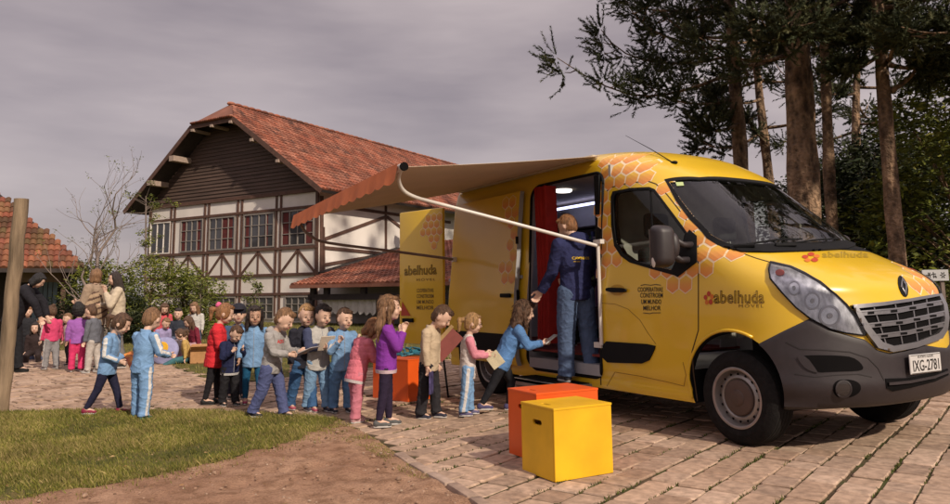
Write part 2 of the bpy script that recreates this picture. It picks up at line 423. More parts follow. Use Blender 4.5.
# ---- bumper following the nose
def out_at(z,phi):
    pts=OUTC.get(round(z,4))
    if pts is None:
        o_=outline(z,ns=60,nn=80); pts=sorted([(math.atan2(-y,x+.3),x,y) for x,y in o_ if x>-.3]); OUTC[round(z,4)]=pts
    for i in range(len(pts)-1):
        if pts[i+1][0]>=phi: break
    a,b=pts[i],pts[i+1]; t=(phi-a[0])/(b[0]-a[0]+1e-9); return Vector((a[1]+(b[1]-a[1])*t,a[2]+(b[2]-a[2])*t,z))
OUTC={}
bt=[]
for p in ((758,344),(785,330),(809,318.5),(830,329.5),(850,335.5),(864,339),(877,350),(889,353),(905,350),(921,345)):
    h=hit(*p); bt.append((abs(math.atan2(-h.y,h.x+.3)),h.z))
bt.sort()
def ztop(phi):
    phi=abs(phi)
    if phi<=bt[0][0]: return bt[0][1]
    for i in range(len(bt)-1):
        if bt[i+1][0]>=phi: 
            t=(phi-bt[i][0])/(bt[i+1][0]-bt[i][0]+1e-9); return bt[i][1]+(bt[i+1][1]-bt[i][1])*t
    return bt[-1][1]
NP=130; rows=[(-.03,0),(.012,.0)]+[(.012,t) for t in lin(.05,.97,16)]+[(.008,.992),(-.004,1.0)]
bvv=[];bff=[]
for off,t in rows:
    for i in range(NP+1):
        u=-1+2*i/NP; phi=u; zb=.30
        for _ in range(60):
            z1=ztop(phi); z=zb+(z1-zb)*t; dz=min(.43,abs(z-.40)); phe=min(bt[-1][0],math.atan2(1.0,math.sqrt(.432**2-dz*dz)+.3)); phi=.7*phi+.3*u*phe
        z=round(z,3)
        p=out_at(z,phi); d=Vector((math.cos(phi),-math.sin(phi),0)); 
        bulge=.018*math.exp(-((z-.47)/.07)**2)
        bvv.append(p+d*(off+(bulge if off>0 else 0)))
bff=[(j*(NP+1)+i,j*(NP+1)+i+1,(j+1)*(NP+1)+i+1,(j+1)*(NP+1)+i) for j in range(len(rows)-1) for i in range(NP)]
for e_ in (0,NP):        # return edge round the wheel opening
    k=len(bvv)
    for j in range(1,len(rows)): q_=bvv[j*(NP+1)+e_]; bvv.append(q_+Vector((0,.05 if q_.y<0 else -.05,0)))
    bff+=[(j*(NP+1)+e_,(j+1)*(NP+1)+e_,k+j,k+j-1) for j in range(1,len(rows)-1)]
bump_=mesh('front_bumper',bvv,bff,dplastic,VAN,smooth=50); fix_normals(bump_)
BB=BVHTree.FromPolygons(bvv,bff)
def hitb(px,py):
    l,nrm,i,d=BB.ray_cast(CAM,ray(px,py))
    if l is None: return hitn(px,py)
    if nrm.dot(ray(px,py))>0: nrm=-nrm
    return l,nrm
# ---- dark patches painted for the shade in recesses, and bumper fittings
slot=rnd_poly([(797,356),(815,355),(840,355.5),(852,357),(860,362),(864,369),(857,371),(835,371.5),(818,372.5),(806,368),(800,361)],1)
slot_o=surf('bumper_vent',slot,.004,dark,VAN,fn=hitb,thick=.003); mirror_y(slot_o,'bumper_vent',VAN)
surf('bumper_vent_wing',rnd_poly([(797,356),(806,355.5),(818,372),(817,373),(806,369),(800,362)],1),.009,dplastic,VAN,fn=hitb,thick=.006)
fo=surf('fog_lamp_recess',rnd_poly([(835,380),(850,379),(860,383),(861,391),(852,397),(838,398),(832,391)],2),.004,dark,VAN,fn=hitb,thick=.003)
def disc_px(name,cx,cy,rx,ry,off,m,parent,fn=hitb,hole=None,thick=.006):
    pl=[(cx+rx*math.cos(2*PI*i/20),cy+ry*math.sin(2*PI*i/20)) for i in range(20)]
    hl=[(cx+rx*hole*math.cos(2*PI*i/20),cy+ry*hole*math.sin(2*PI*i/20)) for i in range(20)] if hole else None
    return surf(name,pl,off,m,parent,thick=thick,step=2,fn=fn,hole=hl)
fg=disc_px('fog_lamp',843,388.5,6.8,7.2,.012,mat('fog_lamp_glass',(.035,.03,.03),rough=.15,var=.1,spec=.6),VAN); disc_px('lamp_rim',843,388.5,8.2,8.6,.014,dplastic,fg,hole=.82)
mirror_y(fg,'fog_lamp',VAN)
lower=[(885,378.5),(905,378),(930,373.5),(947,368.5),(948,375),(935,381),(910,387.5),(892,391),(886,388)]
surf('lower_intake',lower,.006,dark,VAN,fn=hitb)
m_=strips('intake_bar',[([(887,383.5),(908,381.5),(932,377),(947,371.5)],2.2)],dplastic,VAN,off=.02,fn=hitb,thick=.02)
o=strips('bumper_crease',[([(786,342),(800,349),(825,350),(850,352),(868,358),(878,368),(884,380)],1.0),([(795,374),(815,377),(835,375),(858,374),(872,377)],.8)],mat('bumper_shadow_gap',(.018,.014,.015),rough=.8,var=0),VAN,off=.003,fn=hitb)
# ---- number plate
def plate_fn(u,v):   # u to photo right (-y..+y), v up
    return Vector((.897+.03*(1-v)*.0,-.2+.4*u,.55+.135*v))
pl=empty('number_plate_tmp',(0,0,0),None,None); bpy.data.objects.remove(pl)
q=[hitb(*p)[0] for p in ((922,363),)][0]
PX=q.x+.022; c0=hitb(906.5,355)[0]; c1=hitb(910,376)[0]
pz=(hitb(921,363)[0].z); 
mb=MB(); mb.box((PX,0+q.y,pz),(.012,.40,.135)); plate=mb.build('number_plate',mat('plate_white',(.55,.53,.52),rough=.5,var=.04),VAN); bevel(plate,.004,1)
mb=MB(); fn=quadfn((PX+.0075,q.y-.17,pz-.05),(PX+.0075,q.y+.17,pz-.05),(PX+.0075,q.y-.17,pz+.028)); text_map(mb,'IXG-2781',fn,bold=.012)
fn=quadfn((PX+.0075,q.y-.10,pz+.041),(PX+.0075,q.y+.10,pz+.041),(PX+.0075,q.y-.10,pz+.057)); text_map(mb,'RS-PORTO ALEGRE',fn)
mb.build('plate_lettering',letter,plate)
mb=MB(); 
for a,b in (((-.19,-.0615),(.19,-.0615)),((-.19,.0615),(.19,.0615)),((-.194,-.06),(-.194,.06)),((.194,-.06),(.194,.06))): mb.beam((PX+.007,q.y+a[0],pz+a[1]),(PX+.007,q.y+b[0],pz+b[1]),.003,.003)
mb.build('plate_border',letter,plate)
# ---- grille
GO=[(850,305.5),(880,303),(905,299.8),(925,296.3),(937,294.2),(942.5,305),(944.5,318),(943,330),(938,338.5),(913,347.5),(889.5,352),(875,348),(862,330)]
GI=[(856,309),(880,306.6),(905,303),(925,299.2),(935,297),(939,306),(940.3,318),(938.5,328),(934,333.5),(912,342),(890,346),(879,342),(868,328)]
surf('grille_back',GO,.010,dark,VAN,fn=hitn,thick=.01)
gf=surf('grille_frame',GO,.034,chrome,VAN,hole=GI,thick=.03,step=2.5)
def lerp(a,b,t): return (a[0]+(b[0]-a[0])*t,a[1]+(b[1]-a[1])*t)
rowsg=[((855,314.5),(895,311.5),(938,303.5)),((863,326.5),(900,322.5),(940,314)),((870,337.5),(904,333),(940,324.5))]
gm=mat('grille_slat_grey',(.26,.25,.26),rough=.32,metal=.8,var=.08,scale=10)
for r_ in rowsg:
    o=strips('grille_slat',[(list(r_),4.2)],gm,VAN,off=.030,thick=.02,step=3); o2=strips('slat_edge',[([(x,y-2.2) for x,y in r_],1.3)],chrome,o,off=.036,thick=.012)
    sl=[]
    for t in (.16,.44,.66,.86):
        a=lerp(r_[0],r_[1],t*2) if t<.5 else lerp(r_[1],r_[2],t*2-1); sl.append(([(a[0]-3,a[1]+.3),(a[0]+3,a[1]-.25)],2.2))
    strips('slat_opening',sl,dark,o,off=.0335,thick=.003,step=2)
strips('grille_upright',[([lerp(a,b,t) for t in (0,.5,1)],1.1) for a,b in (((872,308),(884,344)),((893,305),(900,344)),((910,302.5),(915,341)),((924,300),(928,335)))],gm,VAN,off=.02,thick=.015)
# ---- bonnet badge (a lozenge)
BG=[(902.5,278),(906,282),(906.8,290),(905,297),(900.5,290),(898.6,282),(899.5,278.6)]
bd=surf('bonnet_badge',rnd_poly([(898,275.5),(903,277.5),(908,287),(907,297.5),(902,296),(897.5,286)],1),.006,black,VAN,thick=.006,step=2)
cx,cy=902.7,286.6
loz=[(cx-1.6,cy-9),(cx+3.2,cy-.3),(cx+1.8,cy+9),(cx-3.2,cy+.6)]
lozi=[(cx-.9,cy-5.2),(cx+1.6,cy-.1),(cx+.9,cy+5.2),(cx-1.6,cy+.3)]
surf('badge_lozenge',loz,.014,chrome,bd,hole=lozi,thick=.008,step=1.5)
# ---- headlight
HL=[(770.5,263),(790,267.5),(805,274.5),(820,283),(835,294.5),(845.5,304.5),(855,317),(864,335.5),(845,333),(829.5,329),(810,318.5),(796,307.5),(782,292.5),(770.5,279),(768.8,270)]
hlb=surf('headlight',HL,.006,mat('headlight_housing',(.60,.60,.62),rough=.25,metal=.6,var=.45,scale=26,stretch=(1,1,.4)),VAN,thick=.006)  # strong dark and bright mottling imitates reflections in the housing
for (cx,cy,rx,ry) in ((794,288.5,5.6,6.3),(812,301,7,8),(829,316,9.5,9.5)):
    disc_px('lamp_reflector',cx,cy,rx,ry,.012,silver,hlb,fn=hitn); disc_px('lamp_ring',cx,cy,rx*1.12,ry*1.12,.016,chrome,hlb,fn=hitn,hole=.8)
    disc_px('lamp_bulb',cx,cy,rx*.3,ry*.3,.02,mat('bulb_glass',(.6,.6,.62),rough=.15,var=0),hlb,fn=hitn)
disc_px('indicator_lamp',780,273.5,4.6,3.0,.013,mat('indicator_orange_red',(.5,.06,.03),rough=.35,var=.2),hlb,fn=hitn)
surf('headlight_lens',HL,.024,lampglass,hlb,thick=.015)
strips('headlight_seal',[(HL,1.5)],black,hlb,off=.014,thick=.012,closed=True)
hm=mirror_y(hlb,'headlight',VAN)
for ch in list(hlb.children): mirror_y(ch,ch.name.split('.')[0],hm)
# ---- side glass and windscreen
g_=surf('side_window',WIN_IN,-.006,carglass,VAN,thick=.0,step=4)
s_=surf('window_seal',WIN,.006,black,g_,hole=WIN_IN,thick=.02,step=2.5)
g2=mirror_y(g_,'side_window',VAN); mirror_y(s_,'window_seal',g2)
strips('window_divider',[([(650,189),(651,210),(652,232)],1.3)],black,g_,off=.001,thick=.01)
def fixn(o): fix_normals(o); return o
g_=surf('windscreen',WSI3,-.006,carglass,VAN,thick=.0,step=.05,fn=fnws)
s_=surf('windscreen_seal',WSO3,.005,black,g_,hole=WSI3,thick=.02,step=.03,fn=fnws); fixn(s_)
# ---- panel gaps, mouldings, handle
door_o=strips('front_door_gaps',[([(601,385),(600.5,340),(600.5,290),(601,240),(603,205),(606,192),(611,187.5),(629.6,182.7),(648.5,181.4),(656,184),(667,194.5),(680,211),(692,228),(698,238),(698.5,270),(698.5,330),(692,352),(693.5,372),(697.5,401)],1.0),
 ],seam,VAN,off=.002)
strips('body_gaps',[([(724,248),(740,252.5),(757,258.5),(771,262.5)],.8),([(865,334),(869,331)],.8),],seam,VAN,off=.002)
strips('door_crease',[([(601,303),(615,304),(628,309),(640,320),(648,333),(656,344)],.5),([(607,386),(615,372),(640,376),(668,382),(684,386),(686,375),(683,362)],.6)],mat('yellow_crease_shade',(.30,.17,.01),rough=.5,var=0),VAN,off=.002)  # shade of the pressed door lines painted as darker yellow strips
surf('door_moulding',rnd_poly([(602.5,341),(620,342.2),(656,344.5),(655,350),(648,363.5),(625,363),(602.5,362)],1),.012,black,VAN,thick=.012)
strips('sill_highlight',[([(601,387.5),(640,394.5),(690,404.5),(698,405.5)],1.6)],mat('highlight_pink_grey',(.3,.19,.16),rough=.5,var=.1),VAN,off=.006)  # pinkish highlight on the sill edge, painted as a thin strip
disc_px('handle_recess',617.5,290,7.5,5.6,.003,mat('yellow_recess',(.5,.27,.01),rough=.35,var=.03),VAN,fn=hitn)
surf('door_handle',rnd_poly([(607.5,288.5),(612,287.8),(627,288.3),(628,291),(626,292.6),(608.5,292.2)],1),.03,black,VAN,thick=.02,step=2)
# arch lip
for sg in (-1,1):
    for x in WX:
        mb=MB(); pts=[]
        for i in range(33):
            a=math.radians(-14+ (208)*i/32); r_=.446; px_,pz_=x+r_*math.cos(a),.40+r_*math.sin(a)
            l,n_,i_,d_=BODY.ray_cast(Vector((px_,sg*3,pz_)),Vector((0,-sg,0)))
            if l is None: l=Vector((px_,sg*1.0,pz_))
            pts.append(Vector((px_,l.y+sg*.004,pz_)))
        pts=[p for p in pts if p.z>.28 and not (x==0 and p.x>.2 and p.z<.78)]
        mb.tube(pts,.013,6); mb.build('wheel_arch_lip',yellow,VAN,smooth=True)
# ---- lettering and logo
mb=MB(); ft=lambda x0,x1,y0,y1,off=.004: (lambda u,v: hit(x0+(x1-x0)*u,y1+(y0-y1)*v,off))
for t,x0,x1,yy in (('COOPERATIVAS',638,663,289.5),('CONSTROEM',640.5,663,295.2),('UM MUNDO',641.5,661.5,301.6),('MELHOR',643.5,661,308)):
    text_map(mb,t,ft(x0,x1,yy-2.3,yy+2.4),bold=.012)
mb.build('slogan_lettering',letter,VAN)
strips('slogan_flourish',[([(641,285.4),(645,284.6),(651,285.2),(656,284.4),(661,285.2)],.6),([(643.5,312.8),(650,313.6),(653,312.8),(661,312.8)],.6)],letter,VAN,off=.004)
mb=MB(); text_map(mb,'abelhuda',ft(714,764.5,290.5,303.5),outline=.022,spacing=1.05); text_map(mb,'MÓVEL',ft(739,763.5,303.6,307.6),spacing=1.4)
mb.build('wordmark',mat('wordmark_brown',(.14,.08,.02),rough=.6,var=0),VAN)
mb=MB(); text_map(mb,'abelhuda',ft(822,868,252,258),outline=.016,spacing=1.05)
mb.build('wordmark',mat('bonnet_wordmark_olive',(.30,.22,.03),rough=.6,var=0),VAN)
def emblem(cx,cy,sx,sy,name):
    mb=MB()
    for i,(dx,dy,r_) in enumerate(((0,-.6,.38),(.62,-.2,.36),(.4,.55,.4),(-.4,.6,.36),(-.65,-.1,.36))):
        ring=[hit(cx+sx*(dx+r_*math.cos(2*PI*k/10)),cy+sy*(dy+r_*math.sin(2*PI*k/10)),.004) for k in range(10)]
        if None in ring: continue
        mb.add(ring,[tuple(range(9,-1,-1))],i%2)
    mb.build(name,[mat('emblem_red',(.45,.05,.02),rough=.5,var=0),mat('emblem_orange',(.6,.16,.02),rough=.5,var=0)],VAN)
emblem(709,298,5,7,'flower_emblem'); emblem(811,257.5,9,5,'flower_emblem')
# ---- honeycomb
HEXM=randmat('honeycomb_orange',[(.68,.23,.06),(.70,.31,.055),(.74,.48,.05)],rough=.35,noise_s=3,bump=0,var=.04,spec=.5)
HEXW=mat('honeycomb_outline',(.82,.64,.42),rough=.4,var=0)
def hexgrid(name,parent,o,u,v,d,R,incl,rngu,rngv,bvh=None,off=0,mi=None,fade=1,gap=.875):
    """pointy-top cells in the (u,v) plane pushed along d on to the surface"""
    mb=MB(); att=[]; bvh=bvh or BODY; W_=R*math.sqrt(3)
    for j in range(*rngv):
        for i in range(*rngu):
            cu_=(i+.5*(j%2))*W_; cv=j*1.5*R; c=o+u*cu_+v*cv; l=bvh.ray_cast(c,d)[0]
            if l is None: continue
            q=pj(l)
            if not any(inpoly(q,P) for P in incl): continue
            for (rad,lift,mt) in ((R,.0015,1),(R*gap,.0028,0)):
                P=[(0,0)];F=[]
                for k in range(6): a=PI/6+k*PI/3; P.append((rad*.5*math.cos(a),rad*.5*math.sin(a)))
                for k in range(6):
                    a=PI/6+k*PI/3;b=a+PI/3
                    P.append((rad*math.cos(a),rad*math.sin(a))); P.append((rad*(math.cos(a)+math.cos(b))/2,rad*(math.sin(a)+math.sin(b))/2))
                for k in range(6):
                    n=(k+1)%6; F.append((0,1+k,1+n)); F.append((1+k,7+2*k,8+2*k)); F.append((1+k,8+2*k,1+n)); F.append((1+n,8+2*k,7+2*n))
                vs=[];ok=True
                for (a,b) in P:
                    l,nr,_,_=bvh.ray_cast(c+u*a+v*b,d)
                    if l is None: ok=False;break
                    if nr.dot(d)>0: nr=-nr
                    vs.append(l+nr*(lift+off))
                if not ok: continue
                at_=[min(1,max(0,.5+.62*b/R)) for a,b in P]
                if bvh is BODY:
                    ins=lambda w_: inpoly(pj(w_),WSI) or inpoly(pj(w_),WIN_IN)
                    if any(ins(w_) for w_ in vs):
                        for _ in range(2):
                            F2=[]
                            for (a,b,c_) in F:
                                k=len(vs); vs+=[(vs[a]+vs[b])/2,(vs[b]+vs[c_])/2,(vs[c_]+vs[a])/2]; at_+=[(at_[a]+at_[b])/2,(at_[b]+at_[c_])/2,(at_[c_]+at_[a])/2]
                                F2+=[(a,k,k+2),(k,b,k+1),(k+2,k+1,c_),(k,k+1,k+2)]
                            F=F2
                        F=[f for f in F if not ins((vs[f[0]]+vs[f[1]]+vs[f[2]])/3)]
                mb.add(vs,F,mt); att+=at_
    me=mesh(name,mb.v,mb.f,[HEXM,HEXW],parent,mb.m)
    a=me.data.attributes.new('rnd','FLOAT','POINT'); a.data.foreach_set('value',att); return me
X=Vector((1,0,0));Y=Vector((0,1,0));Z=Vector((0,0,1))
incl=[[(598,262),(598,190),(601,165),(608,153),(640,148),(652,158),(668,180),(700,236),(700,262),(745,262),(752,250),(724,244),(666,172),(655,184),(648,180),(612,186),(610,262)],
 [(598,150),(655,150),(655,186),(598,190)],[(610,240),(626,262),(624,268),(606,268)],[(650,268),(700,268),(698,288),(660,284)],[(598,262),(606,262),(606,276),(598,276)],[(655,176),(668,182),(716,252),(690,262),(690,238)],[(698,238),(720,244),(752,262),(728,262),(716,272),(698,274)],[(605,258),(627,258),(618,270),(606,268)]]
hexgrid('honeycomb_graphic',VAN,Vector((-1.55,-2,1.2)),X,Z,Y,.081,incl,(-2,16),(-1,12))
# crown of the roof corner and bonnet
hexgrid('honeycomb_graphic',VAN,Vector((.75,-.75,1.5)),Y,Vector((-.45,0,.35)).normalized(),Vector((-.45,0,-.9)).normalized(),.095,[[(838,300),(858,300),(884,297),(896,298),(893,286),(880,286),(862,293)],[(893,262),(905,264),(924,274),(934,284),(938,293),(920,296),(908,298),(910,280)]],(0,12),(-4,6))
# ---- mirror
MM=dplastic
def mirrorpart(sg):
    mb=MB(); c=PL(663,246,Vector((0,-1.20,0)),Y); c=Vector((c.x,-1.20*1,c.z))
    R_=Matrix.Rotation(math.radians(-12),3,'Z')
    b=MB(); b.box((0,0,0),(.15,.20,.36)); o=b.build('wing_mirror',MM,VAN); 
    for v in o.data.vertices:
        if v.co.x>0: v.co.y*=.8; v.co.z*=.86
    m=o.modifiers.new('s','SUBSURF'); m.levels=3; m2=o.modifiers.new('c','CAST') if False else None
    # crease a little by bevel first
    o.modifiers.clear(); bevel(o,.055,5,30)
    for v in o.data.vertices: p=R_@v.co+c; v.co=(p.x,p.y*1,p.z)
    a=hit(690,246,0); a2=hit(690,262,0)
    t=MB()
    for (p,dz) in ((hit(692,245,.0),.07),(hit(689,260),-.06)):
        t.tube([p,p+Vector((-.02,-.08,0)),c+Vector((.03,.04,dz))],[.028,.026,.03],10)
    t.ell(c+Vector((.03,.09,0)),(.05,.05,.11))
    ar=t.build('mirror_arm',MM,o,smooth=True)
    s=MB(); s.ell(PL(653.5,262,Vector((0,-1.27,0)),Y)+Vector((.012,-.012,0)),(.022,.008,.045)); s.build('mirror_sticker',[white_paint],o,smooth=True)
    gl=MB(); gl.box((0,0,0),(.006,.15,.28)); g_=gl.build('mirror_glass',chrome,o)
    for v in g_.data.vertices: p=R_@(v.co+Vector((-.076,0,0)))+c; v.co=p
    return o
mo=mirrorpart(-1)
m2=mirror_y(mo,'wing_mirror',VAN)
for ch in list(mo.children): mirror_y(ch,ch.name.split('.')[0],m2)
surf('mirror_mount',[(697,236),(697.5,262),(678,277),(671,273),(676,262),(684,240),(690,230)],.012,black,VAN,thick=.015)
# ---- wheels
tyre=mat('tyre_rubber',(.011,.010,.010),rough=.9,var=.3,scale=30,bump=.3,spec=.2); steel=mat('wheel_steel',(.30,.28,.27),rough=.42,metal=.6,var=.15,scale=8); capm=mat('hub_brown_plastic',(.07,.045,.035),rough=.6,var=.2,scale=6)
def wheel(x,sg,steer=0):
    R_=Matrix(((1,0,0),(0,0,sg),(0,1,0)))     # local z -> +-y (outward)
    R_=Matrix.Rotation(steer,3,'Z')@Matrix(((1,0,0),(0,0,-1 if sg<0 else 1),(0,1,0)))
    c=Vector((x,sg*.86,.345))
    rim=MB(); rim.lathe([(.222,.105),(.226,.115),(.218,.118),(.205,.112),(.200,.09),(.197,.06),(.188,.052),(.18,.066),(.165,.082),(.148,.088),(.135,.080),(.13,.07),(.0,.07)],c,R_,48)
    o=rim.build('wheel',steel,VAN,smooth=50); fix_normals(o)
    t=MB(); prof=[(.205,-.11),(.25,-.115),(.30,-.113),(.330,-.098),(.345,-.08)]
    for k in range(9):
        z0=-.08+.16*k/9; prof+= [(.345,z0),(.345,z0+.013),(.338,z0+.014),(.338,z0+.0175)] if k%2==1 else [(.345,z0),(.345,z0+.0175)]
    prof+=[(.345,.08),(.330,.098),(.30,.113),(.275,.116),(.272,.118),(.25,.117),(.226,.112),(.205,.10)]
    t.lathe(prof,c,R_,64); to=t.build('tyre',tyre,o,smooth=35); fix_normals(to)
    h=MB(); h.lathe([(.132,.07),(.132,.088),(.125,.097),(.105,.101),(.06,.102),(.055,.108),(.04,.112),(.0001,.113)],c,R_,40); ho=h.build('hub_cap',capm,o,smooth=35); fix_normals(ho)
    h=rim_h=MB()
    for k in range(16):
        a=2*PI*k/16; p=c+R_@Vector((.173*math.cos(a),.173*math.sin(a),.0775)); h.lathe([(.0001,.003),(.011,.003)],p,R_@Matrix.Rotation(-.8,3,Vector((-math.sin(a),math.cos(a),0))) if False else R_,10)
    h.build('rim_holes',dark,o)
    return o
for x in WX:
    for sg in (-1,1): wheel(x,sg)
# ---- underbody
mb=MB(); mb.box((-2.05,0,.30),(4.5,1.3,.12)); mb.box((-3.5,0,.33),(.12,1.7,.12)); mb.build('underbody',dark,VAN)
# ---- cab interior
seatm=mat('dark_seat_fabric',(.02,.02,.022),rough=.9,var=.2)
for y in (-.5,.45):
    mb=MB(); mb.box((-.95,y,.85),(.5,.5,.16)); mb.box((-1.16,y,1.22),(.14,.48,.66),R=Matrix.Rotation(-.12,3,'Y')); o=mb.build('cab_seat',seatm,VAN); bevel(o,.05,3)
    mb=MB(); mb.box((-1.22,y,1.76),(.1,.28,.24)); h=mb.build('headrest',seatm,o); bevel(h,.045,4)
    mb=MB(); mb.tube([(-1.2,y-.06,1.55),(-1.22,y-.06,1.7)],.008); mb.tube([(-1.2,y+.06,1.55),(-1.22,y+.06,1.7)],.008); mb.build('headrest_post',chrome,o)
mb=MB(); mb.box((-.2,0,1.22),(.5,1.7,.32)); mb.box((.0,0,1.34),(.35,1.7,.12)); o=mb.build('dashboard',mat('dash_grey',(.05,.048,.05),rough=.8,var=.1),VAN); bevel(o,.06,3)
mb=MB(); mb.lathe([(.19+.016*math.cos(a),.016*math.sin(a)) for a in lin(0,2*PI,9)],(-.5,.45,1.35),Matrix.Rotation(-1.0,3,'Y'),28); mb.box((-.5,.45,1.35),(.05,.34,.03)); mb.build('steering_wheel',black,VAN,smooth=40)
mb=MB(); mb.box((-1.41,0,1.5),(.03,1.78,1.7)); mb.build('bulkhead',mat('bulkhead_grey',(.42,.39,.35),rough=.7),VAN)
vp=hit(745,240,-.12)
mb=MB(); mb.ell((0,0,0),(.13,.20,.035),nu=20,nv=10); o=mb.build('dash_cloth',mat('hi_vis_yellow_cloth',(.62,.38,.02),rough=.8),VAN,smooth=True)
for v in o.data.vertices: 
    v.co+=Vector((0,0,noise.noise(v.co*14)*.05)); v.co+=Vector((-.02,-.18,1.47))
mb=MB()
for a,b,cc in (((734,248),(775,243.5),(800,242)),((775,247.5),(815,243.5),(836,241.5))):
    mb.tube([hit(*a,.02),hit(*b,.035),hit(*cc,.03)],.008,6); mb.tube([hit(*a,.02),hit((a[0]+b[0])/2,(a[1]+b[1])/2+3,.03)],.014,6)
mb.build('wiper',black,VAN)
surf('windscreen_cowl',[(724,247.5),(745,246),(770,245),(813,243.5),(845,241.5),(858,245.2),(848,249.5),(813,251.5),(770,253),(742,252.5)],.014,black,VAN,thick=.014)
surf('inspection_sticker',[(675.5,182.3),(683,182),(684,185.6),(677,186)],.001,mat('sticker_green',(.45,.55,.25),rough=.5,var=0),VAN,thick=.001,step=2)
an=hit(673.5,163); mb=MB(); mb.ell(an,(.05,.022,.02)); mb.tube([an,an+Vector((-.28,-.0,.18)),an+Vector((-.62,.0,.38))],[.006,.004,.002],6); mb.build('roof_antenna',black,VAN,smooth=True)
# ---- cargo interior
mb=MB(); mb.box((-2.95,0,.545),(2.9,1.84,.02)); mb.build('cargo_floor',mat('floor_red_mat',(.22,.03,.025),rough=.9,var=.2),VAN)
mb=MB(); mb.box((-2.95,0,2.36),(2.9,1.62,.02)); mb.build('cargo_ceiling',mat('ceiling_beige',(.42,.36,.30),rough=.7,var=.04),VAN)
wood=mat('shelf_dark',(.07,.055,.05),rough=.6); bookm=randmat('book_spines',[(.4,.05,.04),(.05,.12,.3),(.5,.4,.08),(.1,.25,.1),(.5,.45,.4),(.25,.08,.3)],rough=.6,bump=0)
for xc in (-1.95,-2.9,-3.8):
    mb=MB()
    for z in (.95,1.3,1.65,2.0): mb.box((xc,.76,z),(.86,.24,.02))
    for sx in (-.43,.43): mb.box((xc+sx,.76,1.4),(.02,.24,1.7))
    o=mb.build('bookshelf',whitein if xc>-2 else wood,VAN); b=MB()
    for z in (.96,1.31,1.66):
        x=xc-.4
        while x<xc+.38:
            t=random.uniform(.015,.04); h=random.uniform(.2,.29); b.box((x,.74,z+h/2),(t*.92,.17,h)); x+=t+(.06 if random.random()<.1 else 0)
    b.build('shelf_books',bookm,o,attr=True)
for x,y in ((-2.05,-.25),(-2.95,-.25),(-2.05,.4)):
    mb=MB(); mb.lathe([(.10,0),(.10,-.02),(.085,-.03),(.0001,-.032)],(x,y,2.35),None,24); mb.build('ceiling_lamp',mat('lamp_white',(1,.93,.85),rough=.4,var=0,emit=2.2),VAN,smooth=40)
mb=MB(); mb.box((-2.9,.55,2.28),(2.6,.03,.03)); mb.build('led_strip',mat('led_bluish',(.6,.62,1),var=0,emit=3.0),VAN)
mb=MB(); n=60; vs=[];z0,z1=.62,2.28
for k in range(n+1):
    x=-2.60+.24*k/n-.02; y=-.86+.07*math.sin(k*.75)+.02*math.sin(k*2.1)
    vs+= [(x,y,z0),(x,y+.02,1.3),(x,y,z1)]
mesh('curtain',vs,[(3*k+j,3*k+3+j,3*k+4+j,3*k+1+j) for k in range(n) for j in (0,1)],redcloth,VAN,smooth=True)
mb=MB(); mb.box((-1.56,-.88,1.35),(.07,.10,1.84)); mb.build('door_pillar',black,VAN)
# opening seal, sill plate, rail
mb=MB(); P=rrect(OX0-.01,OX1+.01,OZ0-.01,OZ1+.01,.13,0,8); P2=[]
for p in P:
    l,n_,_,_=BODY.ray_cast(Vector((p.x,-3,p.z)),Y); P2.append(Vector((p.x,l.y-.006 if l else -1,p.z)))
mb.tube(P2+[P2[0]],.016,6); mb.build('door_seal',black,VAN,smooth=True)
mb=MB(); mb.box((-2.085,-.90,.42),(1.13,.2,.10)); mb.build('sill_plate',greym,VAN)
mb=MB(); l=BODY.ray_cast(Vector((-3.4,-3,1.32)),Y)[0]; mb.box((-3.6,l.y-.012,1.32),(1.65,.02,.035)); mb.build('slide_rail',greym,VAN)
# step under the door
mb=MB(); mb.box((-2.15,-1.10,.27),(.95,.34,.03)); mb.box((-2.15,-1.26,.25),(.95,.02,.06)); st=mb.build('entry_step',mat('step_aluminium',(.3,.29,.28),rough=.5,metal=.5),VAN)
mb=MB(); mb.box((-2.15,-1.10,.288),(.88,.28,.006)); mb.build('step_tread',dark,st)
for x in (-2.55,-1.75):
    mb=MB(); mb.box((x,-1.1,.13),(.04,.3,.26)); mb.build('step_leg',greym,st)
# ---- sliding door, slid back
DX0,DX1=-4.26,-2.80
def dshape(x,z,off): return Vector((x,-(lv(z)[0]+off),z))
zz=lin(.37,2.27,40); xx=lin(DX0,DX1,12); vs=[];fs=[];mi=[]
for off in (.085,.03):
    for z in zz:
        for x in xx: vs.append(dshape(x,z,off))
nx=len(xx);N=nx*len(zz)
for j in range(len(zz)-1):
    for i in range(nx-1):
        fs.append((j*nx+i,j*nx+i+1,(j+1)*nx+i+1,(j+1)*nx+i));mi.append(0); fs.append((N+j*nx+i,N+(j+1)*nx+i,N+(j+1)*nx+i+1,N+j*nx+i+1));mi.append(1)
for j in range(len(zz)-1):
    fs.append((j*nx+nx-1,N+j*nx+nx-1,N+(j+1)*nx+nx-1,(j+1)*nx+nx-1));mi.append(1); fs.append((j*nx,(j+1)*nx,N+(j+1)*nx,N+j*nx));mi.append(1)
for i in range(nx-1):
    fs.append((i,N+i,N+i+1,i+1));mi.append(1); t=(len(zz)-1)*nx; fs.append((t+i,t+i+1,N+t+i+1,N+t+i));mi.append(1)
sdoor=mesh('sliding_door',vs,fs,[yellow,greym],VAN,mi,smooth=40)
SB=BVHTree.FromPolygons(vs,fs)
mb=MB(); mb.box((0,0,0),(1.44,.03,.20)); o=mb.build('door_moulding',black,sdoor)
for v in o.data.vertices: p=v.co+Vector((-3.53,0,.60)); p.y=-(lv(p.z)[0]+.085+.012) if v.co.y<0 else -(lv(p.z)[0]+.08); v.co=p
